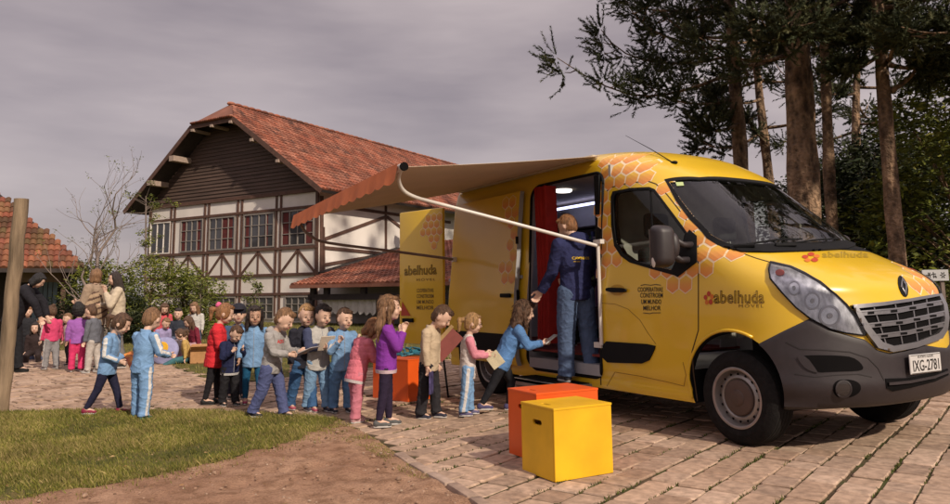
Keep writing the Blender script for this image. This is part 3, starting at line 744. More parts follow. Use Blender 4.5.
mb=MB(); mb.box((-2.93,-(lv(1.1)[0]+.11),1.12),(.2,.03,.045)); o=mb.build('door_handle',black,sdoor); bevel(o,.012,2)
hexgrid('honeycomb_graphic',sdoor,Vector((-4.2,-2,.95)),X,Z,Y,.081,[[(500,178),(520,170),(520,262),(511,262),(506,225),(500,205)],[(496,180),(520,170),(520,205),(503,210)],[(498,262),(516,262),(516,290),(505,280)]],(0,14),(0,14),bvh=SB)
mb=MB(); mb.box((-2.79,-1.035,1.12),(.012,.03,.12)); mb.box((-2.79,-1.035,1.72),(.012,.03,.08)); mb.box((-2.79,-1.035,.6),(.012,.03,.08)); mb.build('door_latch',black,sdoor)
# ---- rear door swung open
al=math.radians(16); hx=Vector((-4.50,-1.02,0)); dd=Vector((-math.cos(al),-math.sin(al),0)); LD=.86; nn_=Vector((math.sin(al),-math.cos(al),0))
mb=MB(); R_=Matrix((dd,nn_,Z)).transposed(); mb.box(hx+dd*LD/2+Z*1.38,(LD,.05,1.78),R=R_); rdoor=mb.build('rear_door',yellow,VAN); bevel(rdoor,.02,2)
RB=BVHTree.FromPolygons([tuple(hx+nn_*.025+dd*a+Z*b) for a,b in((0,.3),(LD,.3),(LD,2.4),(0,2.4))],[(0,1,2,3)])
hexgrid('honeycomb_graphic',rdoor,hx+dd*.86+nn_*1+Z*1.5,-dd,Z,-nn_,.062,[[(424,214),(443,214),(443,240),(434,250),(428,236),(420,232)]],(-1,10),(-2,12),bvh=RB)
def rd(u,v): return hx+dd*(LD*(1-u))+nn_*.030+Z*v
mb=MB(); text_map(mb,'abelhuda',lambda u,v: rd(.13+.74*u,1.40+.13*v),outline=.02); text_map(mb,'MÓVEL',lambda u,v: rd(.42+.42*u,1.32+.04*v),spacing=1.3)
for k,t in enumerate(('COOPERATIVAS','CONSTROEM','UM MUNDO','MELHOR')): text_map(mb,t,lambda u,v,k=k: rd(.42+.38*u,1.17-.075*k+.05*v),bold=.01)
mb.build('door_lettering',mat('door_lettering_brown',(.16,.10,.02),rough=.6,var=0),rdoor)
mb=MB(); mb.add([rd(.05,.86),rd(.28,.86),rd(.08,1.05)],[(0,1,2)]); mb.build('red_triangle_graphic',mat('emblem_red',(.45,.05,.02)),rdoor)
mb=MB(); mb.box(hx+dd*.66+nn_*.045+Z*.80,(.2,.03,.05),R=R_); mb.build('door_handle',black,rdoor)
# tail lamp strip at the rear corner
0 and mb.build('tail_lamp',mat('tail_lamp_red',(.25,.01,.01),rough=.2,var=0),VAN)
# ================================================================= awning fixed to the van roof
AY=-2.98; pn=PL(400,168,Vector((0,AY,0)),Y); pf=PL(300,217,Vector((0,AY,0)),Y); az=(pn.z+pf.z)/2
AXN,AXF=pn.x,pf.x; print('AWNING',AXN,AXF,pn.z,pf.z)
cloth=mat('awning_canvas_beige',(.52,.41,.31),rough=.9,var=.06,scale=3); orange=mat('awning_valance_orange',(.62,.17,.06),rough=.8,var=.12,scale=5)
wa=empty('awning',(0,0,0),None,None); bpy.data.objects.remove(wa)
vx=[];fx=[];n1,n2=30,16; topz=2.47
A0=Vector((0,-.84,topz))
vs=[]
for j in range(n2+1):
    t=j/n2; y=A0.y+(AY-A0.y)*t
    for i in range(n1+1):
        s=i/n1; zf=pf.z+(pn.z-pf.z)*s; z=A0.z+(zf-A0.z)*t-.012*math.sin(PI*t)*(1-.5*math.sin(PI*s)); vs.append((AXF-.12+(AXN-AXF+.16)*s,y,z))
fs=[(j*(n1+1)+i,j*(n1+1)+i+1,(j+1)*(n1+1)+i+1,(j+1)*(n1+1)+i) for j in range(n2) for i in range(n1)]
aw=mesh('awning_canopy',vs,fs,cloth,VAN,smooth=True); md=aw.modifiers.new('s','SOLIDIFY'); md.thickness=.004; apply_mods(aw)
mb=MB(); mb.tube([(AXF-.12,AY,pf.z),(AXN+.06,AY,pn.z)],.035,12); rl=mb.build('front_rail',white_paint,aw,smooth=40)
mb=MB(); mb.lathe([(.0001,.0),(.036,.0),(.036,.02),(.0001,.02)],(AXN+.07,AY,pn.z),Matrix(((0,0,1),(0,1,0),(-1,0,0))),20); mb.build('rail_end_cap',dark,rl)
mb=MB(); mb.box(((AXN+AXF)/2-.03,-.84,2.475),(AXN-AXF-.0,.08,.05)); cs_=mb.build('awning_case',mat('awning_case_beige',(.4,.33,.24),rough=.5),aw); bevel(cs_,.03,3)
# valance with scalloped hem
vs=[];n1=240
for i in range(n1+1):
    s=i/n1; x=AXF-.12+(AXN-AXF+.16)*s; z=pf.z+(pn.z-pf.z)*s; h=.115+.022*abs(math.sin(s*PI*14)); w_=.004*math.sin(s*40)
    for k in range(4): vs.append((x,AY-.04+w_*k/3-.01*k,z+.03-(h+.03)*k/3))
fs=[(4*i+k,4*i+4+k,4*i+5+k,4*i+1+k) for i in range(n1) for k in range(3)]
mesh('awning_valance',vs,fs,orange,aw,smooth=True)
armm=mat('awning_arm_white',(.6,.56,.52),rough=.35,var=.04); armd=mat('awning_arm_brown',(.2,.14,.12),rough=.5,var=.1)
def arm(pts,m,nm):
    o_=[]
    P=[Vector(p) for p in pts]
    for i in range(len(P)-1):
        for t in (0,.25,.5,.75):
            p0=P[max(i-1,0)];p1=P[i];p2=P[i+1];p3=P[min(i+2,len(P)-1)]
            o_.append(.5*((2*p1)+(p2-p0)*t+(2*p0-5*p1+4*p2-p3)*t*t+(3*p1-p0-3*p2+p3)*t**3))
    o_.append(P[-1]); mb=MB(); mb.tube(o_,.017,10); return mb.build(nm,m,aw,smooth=40)
e0=Vector((AXN+.05,AY,pn.z)); at=PL(598,246,Vector((0,-1.03,0)),Y); dn=PL(600,345,Vector((0,-1.02,0)),Y)
def onray(px,py,t):   # between rail end and van at fraction t of the y distance
    y=AY+(-1.03-AY)*t; return PL(px,py,Vector((0,y,0)),Y)
arm([e0,onray(398.5,178,.01),onray(403,190,.05),onray(416,197.5,.12),onray(440,204,.26),onray(520,225,.62),at],armm,'support_arm')
e1=Vector((AXF,AY,pf.z)); at2=Vector((at.x-(AXN-AXF),-1.05,at.z))
arm([e1,e1+Vector((0,.03,-.12)),e1+Vector((0,.14,-.22)),e1+Vector((0,.35,-.29)),e1+(at2-e1)*.6+Vector((0,0,-.10)),at2],armd,'support_arm')
mb=MB(); mb.tube([at+Vector((0,0,.02)),Vector((at.x,-1.03,dn.z))],.017,10); mb.box(at+Vector((0,.01,.04)),(.10,.05,.04)); mb.box(dn+Vector((-.02,.01,0)),(.10,.05,.05)); mb.build('arm_upright',armm,aw,smooth=40)
mb=MB(); mb.box(at2,(.05,.06,.06)); mb.build('arm_bracket',armm,aw)
# ================================================================= GROUND
HZ=lambda D,dpx: D*dpx/FP
def tri_sheet(name,poly,m,z=0,kind='structure',bump=0,step=.25,label=None,bs=3.0):
    poly=[(p[0],p[1]) for p in poly]; b=densify(poly,step*1.5); pts=[Vector(p) for p in b]; ed=[(i,(i+1)%len(b)) for i in range(len(b))]
    if bump:
        x0=min(p[0] for p in b);x1=max(p[0] for p in b);y0=min(p[1] for p in b);y1=max(p[1] for p in b); y=y0
        while y<y1:
            x=x0
            while x<x1:
                q=(x+random.uniform(-.3,.3)*step,y+random.uniform(-.3,.3)*step)
                if inpoly(q,b): pts.append(Vector(q))
                x+=step
            y+=step
    V,E,F,*_=delaunay_2d_cdt(pts,ed,[],0,1e-5)
    F=[f for f in F if inpoly((sum(V[i][0] for i in f)/3,sum(V[i][1] for i in f)/3),b)]
    nb=len(b); vs=[]
    for i,v in enumerate(V): vs.append((v[0],v[1],z+(bump*(noise.fractal(Vector((v[0]*bs,v[1]*bs,3)),1,2,4)+.15) if bump and i>=nb else 0)))
    fs=[]
    for f in F:
        a,b_,c=[Vector(vs[i]) for i in f[:3]]
        fs.append(f if (b_-a).cross(c-a).z>0 else tuple(reversed(f)))
    o=mesh(name,vs,fs,m,smooth=bool(bump)); return tag(o,label,kind=kind)
def groundmat(name,c1,c2,c3,s1=.6,s2=9,bump=.5,s3=60,w=.5):
    m=bpy.data.materials.new(name); m.use_nodes=True; nt=m.node_tree; b=nt.nodes['Principled BSDF']; b.inputs['Roughness'].default_value=.95; b.inputs['Specular IOR Level'].default_value=.15
    tc=nt.nodes.new('ShaderNodeTexCoord'); ns=[]
    for s in (s1,s2,s3):
        n=nt.nodes.new('ShaderNodeTexNoise'); n.inputs['Scale'].default_value=s; n.inputs['Detail'].default_value=8; n.inputs['Roughness'].default_value=.65; nt.links.new(tc.outputs['Object'],n.inputs['Vector']); ns.append(n)
    r=nt.nodes.new('ShaderNodeValToRGB'); e=r.color_ramp.elements; e[0].position=.38; e[0].color=c1+(1,); e[1].position=.62; e[1].color=c2+(1,); nt.links.new(ns[0].outputs['Fac'],r.inputs[0])
    r2=nt.nodes.new('ShaderNodeValToRGB'); e=r2.color_ramp.elements; e[0].position=.45; e[0].color=(0,0,0,1); e[1].position=.62; e[1].color=(w,w,w,1); nt.links.new(ns[1].outputs['Fac'],r2.inputs[0])
    mx=nt.nodes.new('ShaderNodeMix'); mx.data_type='RGBA'; nt.links.new(r2.outputs[0],mx.inputs[0]); nt.links.new(r.outputs[0],mx.inputs[6]); mx.inputs[7].default_value=c3+(1,)
    m2=nt.nodes.new('ShaderNodeMix'); m2.data_type='RGBA'; m2.blend_type='MULTIPLY'; m2.inputs[0].default_value=.55
    mr=nt.nodes.new('ShaderNodeMapRange'); mr.inputs[1].default_value=.3; mr.inputs[2].default_value=.7; mr.inputs[3].default_value=.55; mr.inputs[4].default_value=1.4; nt.links.new(ns[2].outputs['Fac'],mr.inputs[0])
    nt.links.new(mx.outputs[2],m2.inputs[6]); nt.links.new(mr.outputs[0],m2.inputs[7]); nt.links.new(m2.outputs[2],b.inputs['Base Color'])
    bp=nt.nodes.new('ShaderNodeBump'); bp.inputs['Strength'].default_value=bump; bp.inputs['Distance'].default_value=.03; nt.links.new(ns[2].outputs['Fac'],bp.inputs['Height']); nt.links.new(bp.outputs['Normal'],b.inputs['Normal'])
    return m
gg=groundmat('ground_grass_soil',(.055,.07,.015),(.13,.12,.03),(.16,.11,.05))
R0=600; mesh_=MB(); mesh_.add([(-R0,-R0,-.03),(R0,-R0,-.03),(R0,R0,-.03),(-R0,R0,-.03)],[(0,1,2,3)]); tag(mesh_.build('ground',gg),kind='structure')
w2=lambda P:[(G(*p).x,G(*p).y) for p in P]
front_edge=[(482,506),(462,492),(440,480),(418,467),(400,456),(386,446),(372,437),(352,426),(338,419),(300,416),(250,413.5),(200,411.5),(150,411.5),(80,411),(0,411.5),(-90,413)]
back_edge=[(-90,352),(0,350),(60,350.5),(110,352),(150,357),(168,364),(185,370),(200,376),(214,381),(260,380),(330,373),(400,363),(450,360)]
ROAD=w2(front_edge)+w2(back_edge)+[(-13,3.6),(-6,3.3),(0,3.35),(9,3.3),(9,-3.4),(2.5,-3.42)]
bed=groundmat('joint_soil',(.07,.05,.03),(.11,.08,.05),(.05,.07,.015),s1=2,s2=3,w=.8)
tri_sheet('road_bed',ROAD,bed,-.012)
# ---- pavers laid in courses
pav=randmat('paver_stone',[(.25,.162,.11),(.34,.23,.162),(.41,.285,.205),(.29,.20,.145),(.46,.33,.245),(.37,.255,.182)],rough=.9,noise_s=16,bump=.8,var=.30)
ca=math.radians(111.8); cd=Vector((math.cos(ca),math.sin(ca),0)); cn=Vector((math.sin(ca),-math.cos(ca),0))
rp=random.Random(3); mb=MB(); weeds=[]
for k in range(-92,74):
    wob=rp.uniform(-.01,.01); t=-14+rp.uniform(0,.3)
    while t<12:
        L=rp.uniform(.18,.29); c=cn*(k*.198+wob)+cd*(t+L/2); c+=Vector((.0,.0,0))
        c+=cn*(.03*math.sin(t*.9))
        if inpoly((c.x,c.y),ROAD):
            g=rp.uniform(.007,.017); hw=.198/2-g*.7; hl=L/2-g*.55; ang=rp.uniform(-.03,.03)
            a=cd*math.cos(ang)+cn*math.sin(ang); b=cn*math.cos(ang)-cd*math.sin(ang); z=rp.uniform(-.009,.005); tl=(rp.uniform(-.012,.012),rp.uniform(-.012,.012))
            near=(c-Vector((CAM.x,CAM.y,0))).length<9; vs=[]
            bvl=.006
            loops=((1,-.05,0),(1,-.007,0),(1,0,bvl)) if near else ((1,-.03,0),(1,0,.006))
            # rounded corners: 8 points
            for (sc,zz_,ins) in loops:
                for (su,sv) in ((-1,-.88),(-.86,-1),(.86,-1),(1,-.88),(1,.88),(.86,1),(-.86,1),(-1,.88)) if near else ((-1,-1),(1,-1),(1,1),(-1,1)):
                    u=su*(hw-ins); v=sv*(hl-ins); vs.append(c+b*u+a*v+Z*(z+zz_+tl[0]*u+tl[1]*v+(noise.noise(Vector((c.x+u*9,c.y+v*9,su)))*.003 if near else 0)))
            n=8 if near else 4; F=[(j*n+i,j*n+(i+1)%n,(j+1)*n+(i+1)%n,(j+1)*n+i) for j in range(len(loops)-1) for i in range(n)]+[tuple((len(loops)-1)*n+i for i in range(n))]
            q=noise.noise(Vector((c.x*.35,c.y*.35,0)))*.35; r_=min(1,max(0,rp.random()*.85+.08+q))
            mb.add(vs,F,0,r_)
            if near and rp.random()<.8: weeds.append((c+b*hw*1.08,a,hl))
        t+=L
o=mb.build('stone_pavers',pav,smooth=30,attr=True); fix_normals(o); tag(o,kind='structure')
# ---- weeds and moss in the joints
wm=randmat('joint_weed',[(.03,.05,.01),(.06,.09,.015),(.10,.11,.02),(.12,.09,.04)],rough=.9,noise_s=30,bump=0,attr='rnd')
mb=MB()
for (p,a,hl) in weeds:
    dens=noise.noise(Vector((p.x*1.7,p.y*1.7,7)))*1.2-.05+.06*(p.x>.2)
    if dens<0: continue
    for _ in range(int(10+60*dens)):
        q=p+a*rp.uniform(-hl,hl)+cn*rp.gauss(0,.008); h=rp.uniform(.003,.014); w_=rp.uniform(.003,.007); an_=rp.uniform(0,PI); d=Vector((math.cos(an_),math.sin(an_),0))
        mb.add([q-d*w_-Z*.01,q+d*w_-Z*.01,q+Vector((rp.uniform(-.01,.01),rp.uniform(-.01,.01),h))],[(0,1,2)])
tag(mb.build('joint_weeds',wm,attr=True),kind='stuff')
# ---- dirt, kerb and lawns
dirt=groundmat('bare_dirt',(.36,.205,.13),(.48,.295,.195),(.22,.12,.07),s1=1.6,s2=7,bump=.9,s3=70,w=.75)
DIRT=w2([(482,506),(462,492),(440,480),(418,467),(400,456),(386,446),(372,437),(352,426),(338,419),(325,424),(300,436),(250,452),(190,468),(120,482),(50,494),(0,500),(-60,506),(-60,540),(200,560),(560,560)])
tri_sheet('dirt_patch',DIRT,dirt,.001,bump=.022,step=.045,bs=5)
LAWN=w2([(-90,413),(0,411.5),(80,411),(150,411.5),(200,411.5),(250,413.5),(300,416),(338,419),(330,425),(305,437),(275,448),(240,456),(190,470),(120,483),(50,495),(0,502),(-60,508),(-140,480)])
lawnm=groundmat('lawn_soil',(.07,.075,.02),(.12,.115,.03),(.19,.13,.06),s1=1.5,s2=6,w=.6)
tri_sheet('front_lawn',LAWN,lawnm,.006,bump=.012,step=.12)
grassm=randmat('grass_blade',[(.045,.055,.01),(.11,.115,.018),(.18,.17,.03),(.33,.25,.10),(.12,.115,.02)],rough=.75,noise_s=2.5,bump=0,var=.3)
def blades(name,poly,n,h0,h1,w_,seed,dens=None,z=0):
    rr=random.Random(seed); mb=MB(); x0=min(p[0] for p in poly);x1=max(p[0] for p in poly);y0=min(p[1] for p in poly);y1=max(p[1] for p in poly); k=0;tr=0
    while k<n and tr<n*8:
        tr+=1; x=rr.uniform(x0,x1);y=rr.uniform(y0,y1)
        if not inpoly((x,y),poly): continue
        nn=noise.noise(Vector((x*1.3,y*1.3,seed)))
        if nn<-.25 and rr.random()<.6: continue
        if dens and rr.random()>dens(x,y): continue
        h=rr.uniform(h0,h1)*(1+.5*nn); an_=rr.uniform(0,PI); d=Vector((math.cos(an_),math.sin(an_),0))*w_; l=Vector((rr.gauss(0,.4),rr.gauss(0,.4),0))*h
        q=Vector((x,y,z)); mb.add([q-d,q+d,q+d*.5+l*.5+Z*h*.65,q+l+Z*h],[(0,1,2),(0,2,3)],0,min(1,max(0,.5+.5*nn+rr.gauss(0,.22)))); k+=1
    return tag(mb.build(name,grassm,attr=True),kind='stuff')
blades('front_lawn_grass',LAWN,95000,.012,.052,.003,5)
blades('dirt_edge_grass',w2([(300,437),(338,419),(372,437),(400,456),(440,480),(410,478),(370,452),(340,440)]),2500,.006,.022,.0025,8,dens=lambda x,y:.3)
LW=[Vector(p) for p in densify(LAWN,.08)]
def nearlawn(x,y):
    v=Vector((x,y)); d=min((v-q).length_squared for q in LW)**.5; return math.exp(-d/.07)*(1.2+1.6*noise.noise(Vector((x*4,y*4,2))))
blades('ragged_edge_grass',DIRT,5200,.008,.036,.003,15,dens=nearlawn)
mb=MB(); rr=random.Random(31)
for _ in range(260):
    x=rr.uniform(-6.5,1);y=rr.uniform(-6,-3.1)
    if not (inpoly((x,y),DIRT) or inpoly((x,y),LAWN)): continue
    s_=rr.uniform(.008,.022); R_=Matrix.Rotation(rr.random()*6.3,3,'Z')@Matrix.Rotation(rr.gauss(0,.4),3,'X'); c=Vector((x,y,.02+.02*inpoly((x,y),LAWN)))
    mb.add([c+R_@Vector(p) for p in ((-s_,0,0),(-s_*.2,-s_*.4,.003),(s_,0,0),(-s_*.1,s_*.4,.004))],[(0,1,2,3)])
tag(mb.build('dry_leaves',randmat('small_dry_leaf',[(.12,.065,.03),(.26,.15,.06),(.36,.25,.12)],noise_s=9,bump=0),attr=True),kind='stuff')
# small stones and debris on the dirt
mb=MB(); rr=random.Random(12)
for _ in range(420):
    for __ in range(20):
        x=rr.uniform(-5,1.2);y=rr.uniform(-5.6,-3.2)
        if inpoly((x,y),DIRT): break
    else: continue
    s_=rr.uniform(.003,.012)*(1+(rr.random()<.06)*1.5); mb.ell((x,y,.006+s_*.2),(s_,s_*rr.uniform(.6,1),s_*.6),Matrix.Rotation(rr.random()*3,3,'Z'),6,4)
tag(mb.build('dirt_crumbs',randmat('crumb_soil',[(.12,.07,.045),(.3,.19,.13),(.36,.27,.2)],noise_s=20,bump=0),attr=True),kind='stuff')
# kerb stones along the dirt
kp=[G(*p) for p in ((508,524),(482,506),(462,492),(440,480),(420,469),(404,459),(390,450))]
km=randmat('kerb_concrete',[(.30,.21,.16),(.38,.28,.22),(.26,.18,.13)],noise_s=14,bump=.6)
def along(P,s):
    for i in range(len(P)-1):
        l=(P[i+1]-P[i]).length
        if s<=l: return P[i]+(P[i+1]-P[i])*(s/l)
        s-=l
    return P[-1]
s_=0; ki=0
kerbs=[]
while s_<1.65:
    L=random.uniform(.22,.34); a=along(kp,s_+.012);b=along(kp,s_+L-.012); mb=MB(); mb.beam(a+Z*(-.02),b+Z*(-.02),.075,.09,m=0,r=random.random()); o=mb.build('kerb_stone',km,attr=True); bevel(o,.012,2)
    for v in o.data.vertices: v.co+=Vector((0,0,noise.noise(v.co*9)*.008))
    kerbs.append(o); tag(o,'small weathered kerb stone set flush between the dirt and the pavers','kerb stone','kerb stones along the dirt edge'); s_+=L
# mid lawn behind the queue
MID=w2([(110,352),(150,357),(168,364),(185,370),(200,376),(214,381),(260,380),(330,373),(400,363),(450,360),(450,322),(300,318),(120,322),(60,335),(60,350.5)])
tri_sheet('mid_lawn',MID,lawnm,-.004)
blades('mid_lawn_grass',MID,26000,.02,.06,.007,9)
# leaf litter under the trees to the right of the van
LIT=[(-13,3.6),(-6,3.3),(0,3.35),(9,3.3),(30,6),(30,30),(-20,34),(-24,12)]
tri_sheet('leaf_litter',LIT,groundmat('litter_soil',(.06,.045,.025),(.12,.075,.04),(.05,.06,.015),s1=1.5,s2=5),-.006)
mb=MB(); rr=random.Random(4)
for _ in range(9000):
    x=rr.uniform(-2.5,5);y=3.3+abs(rr.gauss(0,1.6))-.15*rr.random(); s_=rr.uniform(.015,.04); R_=Matrix.Rotation(rr.random()*6.3,3,'Z')@Matrix.Rotation(rr.gauss(0,.5),3,'X'); c=Vector((x,y,.012))
    mb.add([c+R_@Vector(p) for p in ((-s_,0,0),(0,-s_*.45,0),(s_,0,0),(0,s_*.45,0))],[(0,1,2,3)])
tag(mb.build('fallen_leaves',randmat('dry_leaf',[(.10,.055,.03),(.2,.11,.05),(.3,.19,.08),(.06,.07,.02)],noise_s=9,bump=0),attr=True),kind='stuff')
# ================================================================= HOUSE
hx0=at_depth(318,296,31); 
dg=(at_depth(-750,300,10)-CAM); dg.z=0; ug=dg.normalized(); us=Vector((-ug.y,ug.x,0))
if us.dot(FW)<0: us=-us
HC=Vector((hx0.x,hx0.y,0))
def HG(px,py,s=0): p=PL(px,py,HC+us*s,us)-HC; return p.dot(ug),p.z
def HS(px,py,a=0): p=PL(px,py,HC+ug*a,ug)-HC; return p.dot(us),p.z
def HP(a,s,z): return HC+ug*a+us*s+Z*z
zz_=lambda py: HG(317.5,py)[1]
Zs,Zw,Zsill,Zb,Zb2=zz_(189.8),zz_(206),zz_(246.5),zz_(273.5),zz_(293.5)
aL=HG(149,240)[0]; print('HOUSE',HC,aL,Zs,Zw,Zsill,Zb,Zb2)
plaster=mat('white_plaster',(.72,.665,.62),rough=.9,var=.10,scale=.9,bump=.15,bscale=12)
timber=mat('brown_timber',(.10,.05,.036),rough=.8,var=.2,scale=5,bump=.2)
siding=mat('dark_board_siding',(.085,.052,.04),rough=.8,var=.28,scale=1.4,bump=.3,stretch=(.5,.5,6))
tilem=randmat('clay_roof_tile',[(.20,.062,.038),(.27,.088,.05),(.14,.052,.034),(.31,.125,.08),(.09,.042,.032)],rough=.85,noise_s=1.1,bump=.3,var=.35)
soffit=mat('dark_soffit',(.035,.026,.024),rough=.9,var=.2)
wframe=mat('pale_window_frame',(.25,.22,.20),rough=.6,var=.06); wglass=mat('dark_window_pane',(.05,.05,.055),rough=.08,var=.3,scale=.8,spec=.9)
redcur=mat('red_window_curtain',(.10,.016,.015),rough=.9,var=.2)
house=empty('house',tuple(HC),'large half-timbered house with white walls, dark boarded gable and clay tile roof','house')
def W(o):  # parent keeping world placement (house empty sits at HC)
    o.parent=house; o.matrix_parent_inverse=Matrix.Translation(-HC); return o
def hb(mb,name,m,parent=None,**k):
    o=mb.build(name,m,None,**k)
    if parent is None: W(o)
    else: o.parent=parent
    return o
Ls=24
# walls: solid blocks
mb=MB(); P=[HP(0,0,0),HP(aL,0,0),HP(aL,Ls,0),HP(0,Ls,0)]; solid_poly(P,Z*0,Z*(Zs+.3),mb=mb); wall=hb(mb,'wall',plaster); fix_normals(wall)
# roof outline on the front plane s=-1.0
SO=-1.0
ER=HG(321,188.5,SO); P2=HG(231.5,115.5,SO); P1=HG(191,126.5,SO); EL=HG(120,215,SO)
sl=(P2[1]-ER[1])/(P2[0]-ER[0]); print('roof',ER,P2,P1,EL,'slope',sl)
z2=(P1[1]+P2[1])/2; sl2=(z2-EL[1])/(P1[0]-EL[0]); EL=(P1[0]+(ER[1]-z2)/sl2,ER[1]); _a2=ER[0]+(z2-ER[1])/sl
ac=(_a2*sl-P1[0]*sl2)/(sl-sl2)
a2=_a2; a1=P1[0]; aLl=EL[0]; zap=z2+(ac-a2)*sl; sap=SO+(zap-z2)/.9
print('apex',ac,a2,a1,zap,sap)
def tiles(name,p0,ud,us_,nd,Ld,Lu,ins=None,m=tilem,pw=.21,rl=.32,parent=None):
    """barrel tiles: p0 eave start, ud along eave, us_ up the slope, Ld eave length, Lu slope length, ins(u,v)->bool"""
    nrm_=ud.cross(us_).normalized(); 
    if nrm_.z<0: nrm_=-nrm_
    mb=MB(); nc=int(Ld/pw); nr=int(Lu/rl)
    rr=random.Random(len(name))
    for j in range(nr):
        for i in range(nc):
            u0=i*pw; v0=j*rl
            if ins and not ins(u0+pw/2,v0+rl/2): continue
            r_=min(1,max(0,rr.random()*.7+.5*noise.noise(Vector((i*.15,j*.3,1)))+.15)); vs=[]
            for v,lift in ((v0,.035),(v0+rl*1.02,.0)):
                for k in range(5):
                    t=k/4; vs.append(p0+ud*(u0+pw*t)+us_*v+nrm_*(lift+.055*math.sin(PI*t)+rr.uniform(-.004,.004)))
            F=[(k,k+1,k+6,k+5) for k in range(4)]
            b=len(vs); vs+=[p0+ud*(u0+pw*k/4)+us_*v0+nrm_*-.03 for k in range(5)]; F+=[(b+k,b+k+1,k+1,k) for k in range(4)]
            mb.add(vs,F,0,r_)
    o=mb.build(name,m,None,attr=True); return o
up_r=(HP(ac,0,zap)-HP(ER[0],0,ER[1])); LuR=up_r.length; up_r.normalize()
def insR(u,v):   # trim the half-hip corner
    s=SO+u; z=ER[1]+v*up_r.z
    return z<z2 or s>SO+(z-z2)/.9
o=W(tiles('roof',HP(ER[0],SO,ER[1]),us,up_r,0,Ls+2,LuR,insR)); roof=o
up_l=(HP(ac,0,zap)-HP(aLl,0,ER[1])).normalized()
mb=MB(); th=.10
for (pa,ud) in ((ER[0],up_r),(aLl,up_l)):
    n_=us.cross(ud).normalized(); n_=n_ if n_.z>0 else -n_
    pl_=[HP(pa,SO,ER[1]),HP(a2 if pa==ER[0] else a1,SO,z2),HP(ac,sap,zap),HP(ac,Ls+1,zap),HP(pa,Ls+1,ER[1])]
    solid_poly(pl_,n_*-.16,n_*-.02,mb=mb)
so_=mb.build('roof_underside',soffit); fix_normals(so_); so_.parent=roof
mb=MB(); solid_poly([HP(a2,SO,z2),HP(ac,sap,zap),HP(a1,SO,z2)],Z*-.12,Z*.03,mb=mb); o=mb.build('half_hip',tilem,attr=True); fix_normals(o); o.parent=roof
# bargeboards and tile edge
mb=MB()
for a,b in (((ER[0],ER[1]),(a2,z2)),((aLl,ER[1]),(a1,z2)),((a1,z2),(a2,z2))):
    mb.beam(HP(a[0],SO+.02,a[1]-.10),HP(b[0],SO+.02,b[1]-.10),.05,.22,up=Z)
o=hb(mb,'bargeboard',timber)
mb=MB()
for t in lin(.04,.96,22): mb.ell(HP(a1+(a2-a1)*t,SO-.02,z2+.05),(.13,.13,.07),nu=8,nv=6)
o=mb.build('hip_edge_tiles',tilem,attr=True); o.parent=roof
mb=MB(); 
for t in lin(0,1,60): 
    p=HP(ac,sap+(Ls+1-sap)*t,zap+.03); mb.ell(p,(.17,.25,.10),Matrix.Rotation(math.atan2(us.y,us.x)-PI/2,3,'Z'),8,6)
o=mb.build('ridge_tiles',tilem,attr=True); o.parent=roof
# rafters/brackets
br=mat('bracket_pale_wood',(.36,.27,.22),rough=.8)
for (px,py,sz) in ((172.5,158.5,.26),(150,183,.24),(193,130.5,.12),(212,126,.12),(231,122,.12),(252,140,.13),(278,161,.13)):
    a,z=HG(px,py,SO); mb=MB(); mb.box(HP(a,SO/2-.02,z),(sz*1.3,abs(SO)+.1,sz),R=Matrix((ug,us,Z)).transposed()); hb(mb,'eave_bracket',br)
# boarded gable: overlapping boards
mb=MB(); z=Zs; bh=.17; RR=Matrix((ug,us,Z)).transposed()
def aext(z): # roof limits at height z
    return ER[0]+(z-ER[1])/sl, EL[0]+(z-ER[1])/sl2
while z<z2-.1:
    r,l=aext(z+bh/2+.25); r=max(r,0); l=min(l,aL+.4)
    vs=[HP(r,-.03,z+bh+.01),HP(l,-.03,z+bh+.01),HP(l,-.075,z),HP(r,-.075,z),HP(l,.02,z),HP(r,.02,z)]; mb.add(vs,[(0,1,2,3),(3,2,4,5)],0,random.random()); z+=bh
gb=hb(mb,'gable_boards',siding); 
mb=MB(); solid_poly([HP(0,-.01,Zs),HP(aL,-.01,Zs),HP(aext(z2-.3)[1],-.01,z2-.3),HP(aext(z2-.3)[0],-.01,z2-.3)],Vector(),us*.2,mb=mb); o=hb(mb,'gable_core',soffit); fix_normals(o)
# timber frame on the gable wall
def tb(a0,z0,a1,z1,w_=.15,d=.05,nm='timber_beam'):
    mb=MB(); mb.beam(HP(a0,-d/2+.002,z0),HP(a1,-d/2+.002,z1),d,w_,up=(Z if abs(a1-a0)>abs(z1-z0)*.2 else ug)); return mb
def T(lst,wd=.15,d=.05,nm='timber_beam',fn=None):
    for (a0,z0,a1,z1) in lst:
        mb=MB(); p=HP(a0,-d/2,z0); q=HP(a1,-d/2,z1)
        dr=(q-p).normalized(); x=dr.cross(us).normalized()
        R_=Matrix((dr,us,x)).transposed(); mb.box((p+q)/2,((q-p).length,d,wd),R=R_); hb(mb,nm,timber)
aV=[HG(x,240)[0] for x in (172.5,206.5,239.5,278.5)]
T([(0,Zs-.0,aL,Zs)],.16,.09); T([(0,Zw,aL,Zw),(0,Zsill,aL,Zsill),(0,Zb,aL,Zb),(0,Zb2,aL,Zb2)],.12,.07)
T([(.09,0,.09,Zs),(aL-.09,Zsill,aL-.09,Zs)],.17,.06,'timber_post')
for i,a in enumerate(aV): T([(a-.14,Zb2 if i<1 else .3,a-.14,Zs),(a+.14,Zb2 if i<1 else .3,a+.14,Zs)],.11,.05,'timber_post')
bays=[(aV[3]-.2,.2),(aV[2]-.2,aV[3]+.2),(aV[1]-.2,aV[2]+.2),(aV[0]-.2,aV[1]+.2)]
